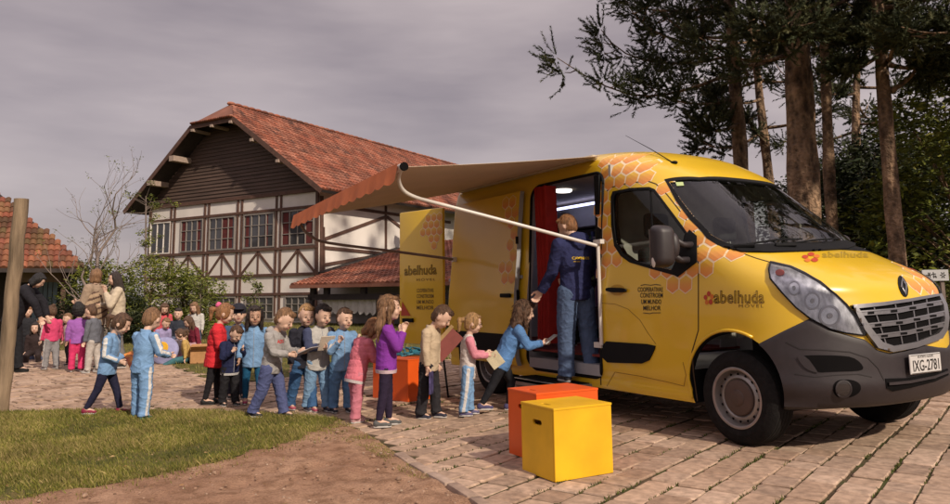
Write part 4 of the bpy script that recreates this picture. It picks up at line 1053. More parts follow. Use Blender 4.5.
for (l,r) in bays:
    m_=(l+r)/2; T([(l,Zb+.08,m_,Zsill-.1),(r,Zb+.08,m_,Zsill-.1)],.11,.04,'timber_brace'); T([(m_,Zb,m_,Zsill)],.09,.03,'timber_post')
def window(a0,a1,z0,z1,nx,nz,cur=True,fr=wframe,fw=.055,axis='g',depth=.0,curcols=None):
    PP=(lambda a,s,z: HP(a,s,z)) if axis=='g' else (lambda a,s,z: HP(s,a,z))
    R_=RR if axis=='g' else Matrix((us,ug,Z)).transposed()
    mb=MB(); cz=(z0+z1)/2; ca_=(a0+a1)/2
    for z in (z0,z1): mb.box(PP(ca_,-.035-depth,z),(abs(a1-a0)+fw,.07,fw),R=R_)
    for a in (a0,a1): mb.box(PP(a,-.035-depth,cz),(fw,.066,abs(z1-z0)-fw),R=R_)
    for i in range(1,nx): mb.box(PP(a0+(a1-a0)*i/nx,-.03-depth,cz),(fw*.75,.05,abs(z1-z0)-fw),R=R_)
    for i in range(1,nz): mb.box(PP(ca_,-.028-depth,z0+(z1-z0)*i/nz),(abs(a1-a0)-fw,.04,fw*.6),R=R_)
    f=hb(mb,'window',fr); mb=MB(); mb.box(PP(ca_,-.006-depth,cz),(abs(a1-a0),.008,abs(z1-z0)),R=R_); hb(mb,'pane',wglass,f)
    if cur:
        for (c0,c1) in (curcols or ((.05,.26),(.62,.9))):
            mb=MB(); q0=a0+(a1-a0)*c0;q1=a0+(a1-a0)*c1; mb.box(PP((q0+q1)/2,-.013-depth,cz),(abs(q1-q0),.004,abs(z1-z0)-.1),R=R_); hb(mb,'curtain',redcur,f)
for (x0,x1,c) in ((282.5,314,((.02,.2),(.72,.95))),(244.5,274,((.05,.16),(.7,.8))),(210,235,((.5,.9),)),(181.5,203,((.05,.2),(.75,.88)))):
    window(HG(x0,235)[0],HG(x1,235)[0],Zsill+.12,Zw-.12,4,3,curcols=c)
window(HG(151,240)[0],HG(170.5,240)[0],Zsill+.1,Zw-.1,3,1,cur=False,fr=plaster)
# ground floor glazing
for (x0,x1) in ((286,312),(246,274),(212,236),(180,203)): window(HG(x0,300)[0],HG(x1,300)[0],.15,Zb2-.12,4,3,cur=False)
# side wall timbers
def TS(lst,wd=.14,d=.05):
    for (p,q) in lst:
        s0,z0=HS(*p); s1,z1=HS(*q); A=HP(-d/2,s0,z0); B=HP(-d/2,s1,z1); dr=(B-A).normalized(); x=dr.cross(ug).normalized(); mb=MB(); mb.box((A+B)/2,((B-A).length,d,wd),R=Matrix((dr,ug,x)).transposed()); hb(mb,'timber_brace',timber)
TS([((324.5,239),(384.5,217)),((387,217),(440,258)),((323,247.5),(383,253.5)),((385.5,206),(385.5,254)),((323,265),(372,256.5)),((330,205),(450,222.5)),((323,227),(323.5,290))])
TS([((321.2,196),(321.2,294))],.2,.05)
# annex (lean-to) roof in front and to the right
SA=-2.6; za=HG(291,285,SA)[1]; s_h,z_h=HS(411,242); slA=(z_h-za)/(s_h-SA); print('annex',za,s_h,z_h,slA)
aA=HG(290.5,285,SA)[0]; ua=(us+Z*slA).normalized(); 
an=W(tiles('annex_roof',HP(aA,SA,za),-ug,ua,0,aA+16,9.5,lambda u,v:(aA-u)<0.05 or v*ua.dot(us)<-SA))
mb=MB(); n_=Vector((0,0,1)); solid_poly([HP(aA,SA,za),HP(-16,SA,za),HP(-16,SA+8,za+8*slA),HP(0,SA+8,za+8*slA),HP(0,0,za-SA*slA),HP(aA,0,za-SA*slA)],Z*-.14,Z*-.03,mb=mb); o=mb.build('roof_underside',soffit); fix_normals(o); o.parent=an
mb=MB(); mb.beam(HP(aA,SA-.03,za-.07),HP(-16,SA-.03,za-.07),.05,.12); o=mb.build('fascia',mat('fascia_red_brown',(.22,.09,.06),rough=.8),None); o.parent=an
zt=HG(330,290,SA+.4)[1]; zb_=HG(330,297,SA+.4)[1]
mb=MB(); mb.beam(HP(aA-.6,SA+.4,zb_),HP(-16,SA+.4,zb_),.14,.22); hb(mb,'porch_beam',mat('porch_dark_timber',(.04,.03,.035),rough=.8))
for px in (313.5,327,364,405,440):
    a=HG(px,290,SA+.4)[0]; mb=MB(); mb.box(HP(a,SA+.4,(zb_+za)/2+.05),(.22,.16,za-zb_+.1),R=RR); hb(mb,'porch_bracket',MATS['porch_dark_timber'])
for px in (405,312):
    a=HG(px,300,SA+.4)[0]; mb=MB(); mb.box(HP(a,SA+.4,zb_/2),(.25 if px==405 else .14,.14,zb_),R=RR); hb(mb,'porch_post',MATS['porch_dark_timber'])
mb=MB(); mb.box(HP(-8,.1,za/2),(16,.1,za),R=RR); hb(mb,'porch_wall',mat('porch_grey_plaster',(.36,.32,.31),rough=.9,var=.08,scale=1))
for (x0,x1) in ((324,340),(352,372)):
    a0=HG(x0,315,0)[0];a1=HG(x1,315,0)[0]; window(a0,a1,.4,zb_-.2,3,3,cur=False)
# white scalloped cloth hung under the porch beam
mb=MB(); a0=HG(322,300,SA+.5)[0];a1=HG(376,300,SA+.5)[0]; vs=[];n=120
for i in range(n+1):
    t=i/n; zt_=zb_-.10-.10*math.sin(PI*t)*0; vs+=[HP(a0+(a1-a0)*t,SA+.5+.03*math.sin(t*50),zt_),HP(a0+(a1-a0)*t,SA+.5+.03*math.sin(t*50+.3),zt_-.36-.12*abs(math.sin(t*PI*9))-.12*abs(math.cos(t*PI))),]
hg=mesh('bunting',vs,[(2*i,2*i+2,2*i+3,2*i+1) for i in range(n)],mat('white_cloth',(.5,.47,.46),rough=.9),smooth=True); tag(hg,'white scalloped cloth hung below the dark porch beam','cloth bunting')
# vent stack on the annex roof
s0,z0=HS(407,243,-.9); mb=MB(); c=HP(-.9,s0,z0)
hv=HP(-.9,s0,HS(407,226.5,-.9)[1]); mb.box((c+hv)/2+Z*-.1,(.26,.26,(hv-c).length+.2)); mb.box(hv,(.42,.42,.07)); mb.box(hv+Z*.12,(.36,.36,.05)); hb(mb,'chimney',mat('vent_white',(.5,.48,.47),rough=.7),an)
# ---- farther small building on the left
D=23; LB=gx(88,D); 
_r=V3_=Vector((RT.x,RT.y,0)).normalized(); _f=Vector((math.cos(YAW),math.sin(YAW),0)); vL=(-_r-_f*.56).normalized(); vb=Vector((vL.y,-vL.x,0)); vb=vb if vb.dot(FW)>0 else -vb
ze=at_depth(60,268.5,D).z; hut=empty('tiled_building',tuple(LB),'low building with mossy orange hipped tile roof and blue door behind the wooden post','building')
def B(a,s,z): return LB+vL*a+vb*s+Z*z
def HBk(mb,name,m,attr=False,par=None):
    o=mb.build(name,m,None,attr=attr)
    if par is None: o.parent=hut; o.matrix_parent_inverse=Matrix.Translation(-LB)
    else: o.parent=par
    return o
ztop=at_depth(0,199,D+.97).z; slb=(ztop-ze)/2.52; ub=(vb+Z*slb).normalized()
print('hut',ze,ztop,slb)
hutm=randmat('mossy_roof_tile',[(.22,.07,.04),(.17,.055,.035),(.10,.055,.03),(.28,.10,.055),(.12,.08,.035),(.24,.085,.05)],rough=.9,noise_s=.9,bump=.3,var=.45)
o=tiles('hut_tiles',B(0,0,ze),vL,ub,0,9.5,7,lambda u,v: u>v*ub.dot(vb)*1.0,m=hutm,pw=.17,rl=.27); o.name='roof'; o.parent=hut; o.matrix_parent_inverse=Matrix.Translation(-LB); hroof=o
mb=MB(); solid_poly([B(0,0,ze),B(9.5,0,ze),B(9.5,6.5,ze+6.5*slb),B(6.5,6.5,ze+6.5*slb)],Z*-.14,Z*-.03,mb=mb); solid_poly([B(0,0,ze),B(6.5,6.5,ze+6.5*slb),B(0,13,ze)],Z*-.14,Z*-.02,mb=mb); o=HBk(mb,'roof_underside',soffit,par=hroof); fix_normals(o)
RB_=Matrix((vL,vb,Z)).transposed()
mb=MB(); mb.box(B(5,3.2,ze/2),(9.4,.2,ze),R=RB_); HBk(mb,'wall',mat('hut_dark_wall',(.06,.05,.05),rough=.9))
mb=MB(); mb.box(B(1.3,.9,ze-.22),(1.1,.1,.4),R=RB_); HBk(mb,'fascia_board',mat('hut_beige_board',(.22,.15,.10),rough=.9))
a0=((gx(34,D+2.6)-LB).dot(vL)); a1=((gx(57,D+2.6)-LB).dot(vL)); mb=MB(); mb.box(B((a0+a1)/2,2.6,.95),(abs(a1-a0),.06,1.9),R=RB_); bd=HBk(mb,'blue_door',mat('faded_blue_paint',(.22,.30,.42),rough=.7,var=.12,scale=3))
for k in range(1,5): 
    mb=MB(); mb.box(B(a0+(a1-a0)*k/5,2.565,.95),(.02,.01,1.86),R=RB_); HBk(mb,'door_groove',soffit,par=bd)
for a in (.7,4.2): 
    mb=MB(); mb.box(B(a,.8,ze/2),(.14,.14,ze),R=RB_); HBk(mb,'porch_post',timber)
# ---- wooden pole at the left edge
b0=G(1,411.5); Dp=(b0-CAM).dot(FW); t0=PL(21.5,199,b0,Vector((math.cos(YAW),math.sin(YAW),0)))
mb=MB(); n=26; pts=[b0-Z*.05+(t0-b0)*(i/n)+Vector((noise.noise(Vector((i*.3,0,0)))*.012,noise.noise(Vector((0,i*.3,0)))*.012,0)) for i in range(n+1)]
pts[-1]=t0; mb.tube(pts,[.070+.004*noise.noise(Vector((i*.7,3,0))) for i in range(n+1)],20); po=mb.build('wooden_pole',mat('weathered_pole_wood',(.19,.13,.08),rough=.85,var=.32,scale=6,bump=.5,stretch=(3,3,.35),col2=(.29,.205,.13)),smooth=50)
tag(po,'leaning weathered round wooden pole at the left edge of the lawn','pole')
# ================================================================= TREES
bark=mat('araucaria_bark',(.10,.055,.033),rough=.95,var=.5,scale=3.2,bump=1.0,bscale=14,col2=(.33,.21,.13),stretch=(1,1,.6),detail=9)
def barkmat():
    m=bark; nt=m.node_tree; b=nt.nodes['Principled BSDF']; tc=nt.nodes['Texture Coordinate']
    n=nt.nodes.new('ShaderNodeTexVoronoi'); n.inputs['Scale'].default_value=9; mp=nt.nodes.new('ShaderNodeMapping'); mp.inputs['Scale'].default_value=(1,1,.35)
    nt.links.new(tc.outputs['Object'],mp.inputs[0]); nt.links.new(mp.outputs[0],n.inputs['Vector'])
    n2=nt.nodes.new('ShaderNodeTexNoise'); n2.inputs['Scale'].default_value=14; n2.inputs['Detail'].default_value=8; nt.links.new(tc.outputs['Object'],n2.inputs['Vector'])
    a=nt.nodes.new('ShaderNodeMath'); a.operation='MULTIPLY_ADD'; a.inputs[1].default_value=.7; nt.links.new(n.outputs['Distance'],a.inputs[0]); nt.links.new(n2.outputs['Fac'],a.inputs[2])
    bp=nt.nodes.new('ShaderNodeBump'); bp.inputs['Strength'].default_value=1; bp.inputs['Distance'].default_value=.09; nt.links.new(a.outputs[0],bp.inputs['Height']); nt.links.new(bp.outputs[0],b.inputs['Normal'])
    src=b.inputs['Base Color'].links[0].from_socket; mr=nt.nodes.new('ShaderNodeMapRange'); mr.inputs[1].default_value=.45; mr.inputs[2].default_value=1.0; mr.inputs[3].default_value=.35; mr.inputs[4].default_value=1.35
    nt.links.new(a.outputs[0],mr.inputs[0]); vm=nt.nodes.new('ShaderNodeVectorMath'); vm.operation='SCALE'; nt.links.new(src,vm.inputs[0]); nt.links.new(mr.outputs[0],vm.inputs['Scale']); nt.links.new(vm.outputs[0],b.inputs['Base Color'])
barkmat()
needle=randmat('araucaria_needles',[(.022,.03,.013),(.04,.05,.02),(.065,.072,.027),(.11,.10,.04)],rough=.7,noise_s=.6,bump=0,var=.3)
def trunk_mesh(name,base,top,r0,r1,parent,seed,m=bark,n=16,seg=26):
    rr=random.Random(seed); mb=MB(); pts=[];rad=[]
    side=(top-base).orthogonal().normalized()
    for i in range(seg+1):
        t=i/seg; p=base.lerp(top,t)+side*math.sin(t*3+seed)*.04*(top-base).length*.25; pts.append(p); rad.append((r0+(r1-r0)*t)*(1+.10*noise.noise(Vector((t*9,seed,0)))+.35*math.exp(-t*30)))
    mb.tube(pts,rad,n); o=mb.build(name,m,parent,smooth=60)
    for v in o.data.vertices:
        q=v.co; v.co+=Vector((noise.noise(q*3.1+Vector((seed,0,0))),noise.noise(q*3.3),0))*r0*.16
    return o,pts,rad
def tuft(mb,a,b,rr,nn,ln,w_,r):
    d=(b-a); L=d.length; d.normalize(); x=d.orthogonal().normalized(); y=d.cross(x)
    for i in range(nn):
        t=rr.random()**.8; p=a+d*L*t; an_=rr.uniform(0,2*PI); o_=(x*math.cos(an_)+y*math.sin(an_)); l=ln*(.6+.5*rr.random()); q=p+(o_*.85+d*.75)*l; s_=(d.cross(o_))*w_
        mb.add([p-s_,p+s_,q],[(0,1,2)],0,r+rr.uniform(-.15,.15))
def branch(br,lf,base,d,L,rr,droop=.12,up=.35,r0=.05,tn=40,tl=.085):
    pts=[];n=9
    hd=Vector((d.x,d.y,0)).normalized()
    for i in range(n+1):
        t=i/n; p=base+hd*L*t+Z*(L*(d.z*t-droop*math.sin(PI*t*.8)+up*t**3*.6))+Vector((noise.noise(Vector((t*2,L,0))),noise.noise(Vector((0,t*2,L))),0))*.15*L*t
        pts.append(p)
    br.tube(pts,[r0*(1-.82*i/n) for i in range(n+1)],6)
    sd=hd.cross(Z)
    nodes=[rr.uniform(.30,.38),rr.uniform(.42,.48),rr.uniform(.52,.58),rr.uniform(.62,.68),rr.uniform(.72,.77),rr.uniform(.80,.85),rr.uniform(.88,.92),1.0]
    if L<2.6: nodes=nodes[1:]
    for t in nodes:
        i=min(n-1,int(t*n)); p0=pts[i].lerp(pts[i+1],t*n-i); sb=rr.choice((-1,1)); nr_=rr.randint(16,22) if t>.95 else rr.randint(11,17)
        off=(sd*sb*rr.uniform(.1,.5)+hd*rr.uniform(.0,.25)+Z*rr.uniform(-.18,.2))*(0 if t>.95 else 1)*min(1.2,L/3); c0=p0+off
        if off.length>.05: br.tube([p0,p0.lerp(c0,.5)+Z*-.04,c0],[.02,.015,.01],5,caps=False)
        hd2=(off.normalized()*.7+hd*.6).normalized() if off.length>.05 else hd
        for _ in range(nr_):
            v=Vector((rr.gauss(0,1),rr.gauss(0,1),rr.gauss(0,.75))).normalized(); dr=(v*.85+hd2*.75+Z*rr.uniform(-.25,.1)).normalized(); bl=rr.uniform(.34,.66)*(.8+.1*L)
            q=c0+dr*bl*.5; e=q+(dr*.8+Z*rr.uniform(.15,.75)).normalized()*bl*.5; c=rr.uniform(.15,.85)
            tuft(lf,c0.lerp(q,.3),q,rr,int(tn*.5),tl,.015,c); tuft(lf,q,e,rr,int(tn*.8),tl,.015,c)
def araucaria(px,py,pxt,pyt,D,r0,H,brs,seed,label,zb0=5,extra=(),grp='tall pines behind the van',lim=None):
    rr=random.Random(seed); base=gx(px,D) if py is None else gx(px,D)
    # direction of the trunk from two image points at constant depth
    a=at_depth(px,py,D); b=at_depth(pxt,pyt,D); d=(b-a).normalized(); base=a+d*((0-a.z)/d.z); top=base+d*(H/d.z)
    root=empty('araucaria_tree',tuple(base),label,'tree',grp)
    o,pts,rad=trunk_mesh('trunk',Vector((0,0,-.1)),top-base,r0,r0*.22,root,seed)
    br=MB();lf=MB()
    for i in range(brs):
        z=zb0+(H-zb0)*((i+rr.random())/brs); t=z/H; p=(top-base)*t; an_=i*2.4+rr.uniform(-.4,.4); dd_=Vector((math.cos(an_),math.sin(an_),rr.uniform(-.05,.22))); L=rr.uniform(2.2,4.2)*(1.1-.35*t)
        if lim and not lim(base+p,dd_,L): continue
        branch(br,lf,p,dd_,L,rr,r0=.045+.02*rr.random())
    for (zb_,tx,ty,TD) in extra:      # limbs aimed at a place
        tgt=at_depth(tx,ty,TD)-base; p=(top-base)*(zb_/H); v=tgt-p; L=Vector((v.x,v.y,0)).length; hd=Vector((v.x,v.y,0)).normalized()
        branch(br,lf,p,Vector((hd.x,hd.y,v.z/L-.14)),L,rr,r0=.06,tn=50)
    br.build('limbs',bark,root,smooth=60); lf.build('crown',needle,root,attr=True); return root
araucaria(812,215,797,5,16,.40,17,34,11,'thickest mottled pine trunk rising right behind the windscreen',7.3,((6.6,700,40,15.5),(7.2,760,20,14),(7.0,850,30,15),(7.4,790,10,13.5)))
araucaria(906,262,886,40,15,.185,15,28,23,'straight brown pine trunk rising behind the bonnet at the right',6.9,((5.9,935,60,14.5),(6.3,840,70,15),(5.3,950,20,14),(6.0,900,20,13.5),(6.8,870,35,14.5),(6.4,960,75,15)))
araucaria(838,238,830,5,17.5,.17,16,18,35,'slim pale pine trunk just right of the thickest trunk',7)
araucaria(826,238,818,20,18.5,.14,15,8,38,'thinnest bare pine trunk squeezed between two pale trunks',7.5)
araucaria(745,160,737,20,20,.27,17,34,47,'dark pine trunk behind the van roof with long limbs reaching left',7.4,((7.4,560,62,19),(7.9,600,30,19.5),(6.6,640,75,19),(5.9,700,120,19),(5.6,715,95,20),(8.4,655,5,19)))
araucaria(769,170,757,30,24,.20,18,26,59,'farther narrow dark pine trunk seen right of the first one',6.5,((6.6,700,140,23),(6.0,740,95,23)))
araucaria(1030,240,1030,40,13,.2,14,20,61,'pine standing just beyond the right side of the picture',5.5,((6.2,945,15,13.5),(6.9,900,30,13)))
araucaria(862,250,858,40,27,.22,17,26,67,'distant pine in the gap between the dark shrubs',5)
# leafy trees and shrubs
def leafmat(name,cols): return randmat(name,cols,rough=.6,noise_s=1.2,bump=0,var=.35)
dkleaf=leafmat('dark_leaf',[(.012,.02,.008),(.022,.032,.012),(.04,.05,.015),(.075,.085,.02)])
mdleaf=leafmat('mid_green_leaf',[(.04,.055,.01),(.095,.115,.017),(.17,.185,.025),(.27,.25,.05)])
ylleaf=leafmat('young_leaf',[(.07,.09,.02),(.13,.15,.03),(.2,.2,.05)])
twig=mat('grey_twig',(.17,.13,.11),rough=.9,var=.25,scale=5)
def leaves(mb,c,r,n,s,rr,shell=.55):
    for _ in range(n):
        v=Vector((rr.gauss(0,1),rr.gauss(0,1),rr.gauss(0,1))).normalized()*(shell+(1-shell)*rr.random()**.6)*(.85+.3*rr.random()); 
        p=Vector(c)+Vector((v.x*r[0],v.y*r[1],v.z*r[2])); R_=Matrix.Rotation(rr.random()*6.3,3,'Z')@Matrix.Rotation(rr.gauss(.4,.6),3,'X')@Matrix.Rotation(rr.gauss(0,.5),3,'Y'); l=s*rr.uniform(.6,1.3); w_=l*.42
        mb.add([p+R_@Vector(q) for q in ((-l*.5,0,0),(0,-w_*.5,.01),(l*.5,0,0),(0,w_*.5,.01))],[(0,1,2,3)],0,min(1,max(0,rr.gauss(.42,.2)+noise.noise(p*1.5)*.35)))
def leafy(px,py_base,D,H,R,n,ls,m,label,seed,name='leafy_tree',grp=None,trunk=.14,z0=.25,clumps=26,cat='tree',zlow=None,flat=1.0):
    rr=random.Random(seed); base=gx(px,D); root=empty(name,tuple(base),label,cat,grp); cr=MB(); st=MB()
    st.tube([Vector((0,0,-.1)),Vector((rr.uniform(-.1,.1),0,H*.35)),Vector((rr.uniform(-.2,.2),rr.uniform(-.2,.2),H*.75))],[trunk,trunk*.75,trunk*.3],8)
    for k in range(clumps):
        an_=rr.uniform(0,6.3); q=rr.random()**.5; t=rr.random(); prof=math.sin(PI*min(1,(t*.85+.13)))**.7
        c=Vector((math.cos(an_)*R*q*prof*.85,math.sin(an_)*R*q*prof*.85*flat,H*(z0+(1-z0)*t*.92))); cs_=R*rr.uniform(.26,.45)
        st.tube([Vector((0,0,c.z*.55)),c*.6+Vector((0,0,c.z*.25)),c],[trunk*.3,trunk*.18,.01],4,caps=False)
        leaves(cr,c,(cs_,cs_,cs_*.75),int(n/clumps),ls,rr)
    st.build('trunk',bark,root,smooth=60); cr.build('crown',m,root,attr=True); return root
rg='dark trees behind the pine trunks'
for i,(px,D,H,R,n,l) in enumerate(((850,21,5.2,2.2,9500,'dark dense bush right of the windscreen between two pines'),(885,24,6.6,2.8,9500,'tall dark shrub directly behind the right hand pine'),(930,20,5.4,2.3,10500,'dark leafy tree above the small white sign'),(968,17,7.2,2.2,9500,'green leafy tree at the right edge of the picture'),(815,30,6.0,2.6,6000,'far dark bush in the gap behind the slim pines'),(905,33,9.5,3.6,9000,'tallest dark tree farthest back on the right'),(1010,20,8,3,7000,'dark tree just beyond the right edge'),(790,34,6.5,3.0,2600,'far bush behind the thickest pine'))):
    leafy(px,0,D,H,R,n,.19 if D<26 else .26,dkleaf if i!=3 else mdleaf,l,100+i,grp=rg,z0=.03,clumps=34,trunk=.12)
sg_='low shrubs between the van and the trees'
for i,(px,D,H,R,l) in enumerate(((955,14.5,1.5,1.0,'low round shrub beside the white sign post at the right edge'),(898,16.5,1.5,1.1,'low shrub at the foot of the right hand pine'),(860,18,1.8,1.3,'low shrub hidden behind the bonnet'))):
    leafy(px,0,D,H,R,2600,.09,mdleaf,l,140+i,name='shrub',grp=sg_,z0=.05,clumps=16,trunk=.04,cat='shrub')
# hedge and bushes in front of the house
hg_='bushes in front of the house'
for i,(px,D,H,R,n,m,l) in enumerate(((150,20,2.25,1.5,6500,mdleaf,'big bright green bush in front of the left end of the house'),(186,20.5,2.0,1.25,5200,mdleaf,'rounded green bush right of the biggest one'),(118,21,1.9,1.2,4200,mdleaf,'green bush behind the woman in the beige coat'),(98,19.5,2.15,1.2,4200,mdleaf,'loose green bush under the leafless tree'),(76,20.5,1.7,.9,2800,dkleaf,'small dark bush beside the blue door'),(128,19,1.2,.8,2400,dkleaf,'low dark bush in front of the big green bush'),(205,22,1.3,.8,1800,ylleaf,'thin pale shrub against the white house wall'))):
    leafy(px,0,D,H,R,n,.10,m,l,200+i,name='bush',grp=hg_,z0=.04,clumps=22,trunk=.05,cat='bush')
for i,(px,py,D,H,l) in enumerate(((255,0,19,1.55,'young sapling with a leafy top before the ground floor windows'),(200,0,19.5,1.45,'young sapling with sparse leaves left of the girl in red'))):
    rr=random.Random(300+i); base=gx(px,D); root=empty('sapling',tuple(base),l,'sapling','young saplings by the house'); st=MB(); cr=MB()
    st.tube([(0,0,0),(.03,0,H*.5),(0,.02,H)],[.02,.014,.006],6)
    for k in range(16):
        z=H*rr.uniform(.35,1.05); an_=rr.uniform(0,6.3); e=Vector((math.cos(an_)*.3*rr.random(),math.sin(an_)*.3*rr.random(),z+.1)); st.tube([(0,0,z-.1),tuple(e)],[.006,.003],4,caps=False); leaves(cr,e,(.14,.14,.13),26,.09,rr,.2)
    st.build('stem',twig,root); cr.build('foliage',ylleaf,root,attr=True)
# bare tree left of the house
def bare(px,D,H,seed,label):
    rr=random.Random(seed); base=gx(px,D); root=empty('bare_tree',tuple(base),label,'tree'); st=MB(); cr=MB()
    def grow(p,d,L,r,lv_):
        n=4; pts=[p]; q=p.copy(); dd_=d.copy()
        for i in range(n):
            dd_=(dd_+Vector((rr.gauss(0,.13),rr.gauss(0,.13),rr.gauss(.03,.08)))).normalized(); q=q+dd_*L/n; pts.append(q.copy())
        st.tube(pts,[max(.004,r*(1-.45*i/n)) for i in range(n+1)],6 if lv_<3 else 4,caps=False)
        if lv_>=5 or r<.005:
            if rr.random()<.6: leaves(cr,q,(.12,.12,.12),7,.06,rr,.2)
            return
        for k in range(3 if lv_ in(0,1,2) else 2):
            t=rr.uniform(.35,1) if k else 1.0; b=pts[min(n,int(t*n))]; an_=rr.uniform(0,6.3); sp=.75 if lv_<2 else .6
            nd=(dd_+Vector((math.cos(an_),math.sin(an_),rr.uniform(-.25,.3)))*sp).normalized(); grow(b,nd,L*rr.uniform(.62,.85),r*.58,lv_+1)
    grow(Vector((0,0,-.1)),Vector((0,0,1)),H*.42,.085,0)
    st.build('branches',twig,root,smooth=60); cr.build('foliage',ylleaf,root,attr=True)
    return root
bare(109,18.5,5.2,5,'leafless spreading tree left of the house against the sky')
rr=random.Random(77); base=gx(146,22.5); root=empty('slender_tree',tuple(base),'slender tree with a small leafy top touching the house eave','tree'); st=MB(); cr=MB()
tp=at_depth(146,196,22.5)-base
st.tube([(0,0,0),tuple(tp*.5+Vector((.1,0,0))),tuple(tp)],[.06,.04,.015],6)
for k in range(26):
    p=tp*rr.uniform(.55,1.0); e=p+Vector((rr.gauss(0,.35),rr.gauss(0,.35),rr.gauss(.1,.2))); st.tube([tuple(p),tuple(e)],[.012,.004],4,caps=False); leaves(cr,e,(.16,.16,.12),34,.09,rr,.2)
st.build('trunk',twig,root); cr.build('foliage',mdleaf,root,attr=True)
# ---- white sign among the shrubs at the right
a=at_depth(922,270,12.5); b=at_depth(948,269.5,12.5); c=at_depth(922,281,12.5); fw_=Vector((math.cos(YAW),math.sin(YAW),0))
ux=(b-a).normalized(); cen=(a+b)/2+(c-a)/2; hh=(a-c).length; ww=(b-a).length; R_=Matrix((ux,fw_,Z)).transposed()
root=empty('sign',(cen.x,cen.y,0),'small white board with black marks standing among shrubs at the right edge','sign')
def SG(mb,nm,m,p=None):
    o=mb.build(nm,m,None); o.parent=p or root
    if p is None: o.matrix_parent_inverse=Matrix.Translation(-Vector((cen.x,cen.y,0)))
    return o
mb=MB(); mb.box(cen,(ww,.03,hh),R=R_); bo=SG(mb,'board',mat('sign_white',(.42,.42,.43),rough=.6,var=.08))
mb=MB(); mb.box(Vector((cen.x,cen.y,cen.z/2))+fw_*.04-ux*ww*.3,(.06,.04,cen.z),R=R_); SG(mb,'post',twig)
mb=MB(); mb.box(Vector((cen.x,cen.y,cen.z/2))+fw_*.04+ux*ww*.3,(.06,.04,cen.z),R=R_); SG(mb,'post',twig)
mb=MB(); fn=lambda u,v: cen+ux*((u-.5)*ww)+Z*((v-.5)*hh)-fw_*.018
def q_(u0,v0,u1,v1,t): 
    d=Vector((u1-u0,(v1-v0)*hh/ww,0)).normalized(); n_=Vector((-d.y,d.x*ww/hh,0))*t
    mb.add([fn(u0+n_.x,v0+n_.y),fn(u1+n_.x,v1+n_.y),fn(u1-n_.x,v1-n_.y),fn(u0-n_.x,v0-n_.y)],[(0,1,2,3)])
for s_ in ((.18,.3,.3,.75),(.3,.3,.22,.75),(.14,.52,.36,.55),(.42,.25,.42,.8),(.36,.6,.52,.62),(.52,.25,.48,.5),(.40,.38,.54,.36)): q_(*s_,.018)
for k in range(6): a_=k*PI/3; q_(.78+.03*math.cos(a_),.5+.08*math.sin(a_),.78+.11*math.cos(a_),.5+.30*math.sin(a_),.02)
SG(mb,'sign_marks',letter,bo)
# ================================================================= BOXES
def crate(corners,h,m,label,name='storage_box'):
    """corners: left, front, right on the ground (back is completed)"""
    l,f,r=[Vector(c) for c in corners]; u=(r-f); v=(l-f); 
    v=v-u.normalized()*v.dot(u.normalized()) 
    bk=f+u+v; root=empty(name,tuple((f+bk)/2),label,'box'); o0=(f+bk)/2
    U=u.normalized();V=v.normalized();A=u.length;B_=v.length;t=.015
    R_=Matrix((U,V,Z)).transposed(); O=f-o0
    def pan(nm,cx,cy,cz,sx,sy,sz): 
        mb=MB(); mb.box(O+U*cx+V*cy+Z*cz,(sx,sy,sz),R=R_); o=mb.build(nm,m,root); return o
    hl=.10;hz_=.045
    bevel(pan('side_panel',A/2,t/2,h/2,A,t,h),.002,1); bevel(pan('side_panel',A/2,B_-t/2,h/2,A,t,h),.002,1)
    for cx in (t/2,A-t/2):
        o=pan('end_panel',cx,B_/2,h/2,t,B_-2*t-.002,h)
        hc=O+U*cx+V*(B_/2)+Z*(h*.78); pts=[]
        for (a_,b_,s0) in ((hl/2-.016,0,-90),(-(hl/2-.016),0,90)):
            for k in range(9): q=math.radians(s0+180*k/8); pts.append(hc+V*(a_+.016*math.cos(q))+Z*(b_+.016*math.sin(q)))
        cu_=cutter(solid_poly(pts,U*-.05,U*.05),m); cu_.location=o0; boolean(o,[cu_])
    lid=pan('lid',A/2,B_/2,h+t/2-.001,A+.006,B_+.006,t)
    hc=O+U*(A*.12)+V*(B_/2)+Z*h; 
    hc=O+U*(A*.16)+V*(B_*.5)+Z*(h+t/2); pts=[]
    for (a_,s0) in ((.034,-90),(-.034,90)):
        for k in range(9): q=math.radians(s0+180*k/8); pts.append(hc+V*(a_+.012*math.cos(q))+U*(.012*math.sin(q)))
    cu_=cutter(solid_poly(pts,Z*-.05,Z*.05),m); cu_.location=o0; boolean(lid,[cu_]); bevel(lid,.002,1)
    return root
ybox=mat('yellow_laminate',(.74,.42,.012),rough=.42,var=.13,scale=3.5,bump=.03); obox=mat('orange_laminate',(.72,.10,.012),rough=.38,var=.05,scale=5,bump=.02)
fl,ff,fr=G(532,468.5),G(555.5,482.4),G(613.5,472.6)
hb_=PL(552.5,411,ff,Vector((math.cos(YAW),math.sin(YAW),0))).z; print('box h',hb_,(fr-ff).length,(fl-ff).length)
crate((fl,ff,fr),hb_,ybox,'yellow box with slotted hand holes in front of the orange one')
ol=G(517.9,451.5); u=(fr-ff).normalized(); v=(fl-ff).normalized(); 
of=ol-v*(fl-ff).length*1.0; orr=of+u*(fr-ff).length*1.18
hb2=PL(513.5,389,ol,Vector((math.cos(YAW),math.sin(YAW),0))).z
crate((ol,of,orr),hb2,obox,'orange box standing right behind the yellow box')
b1,b2,b3=G(394,394.5),G(408,402.5),G(421,400.5)
hb3=PL(408,361,b2,Vector((math.cos(YAW),math.sin(YAW),0))).z
ob=crate((b1,b2,b2+(b3-b2).normalized()*.40),hb3,obox,'orange box with blue toys on top behind the children')
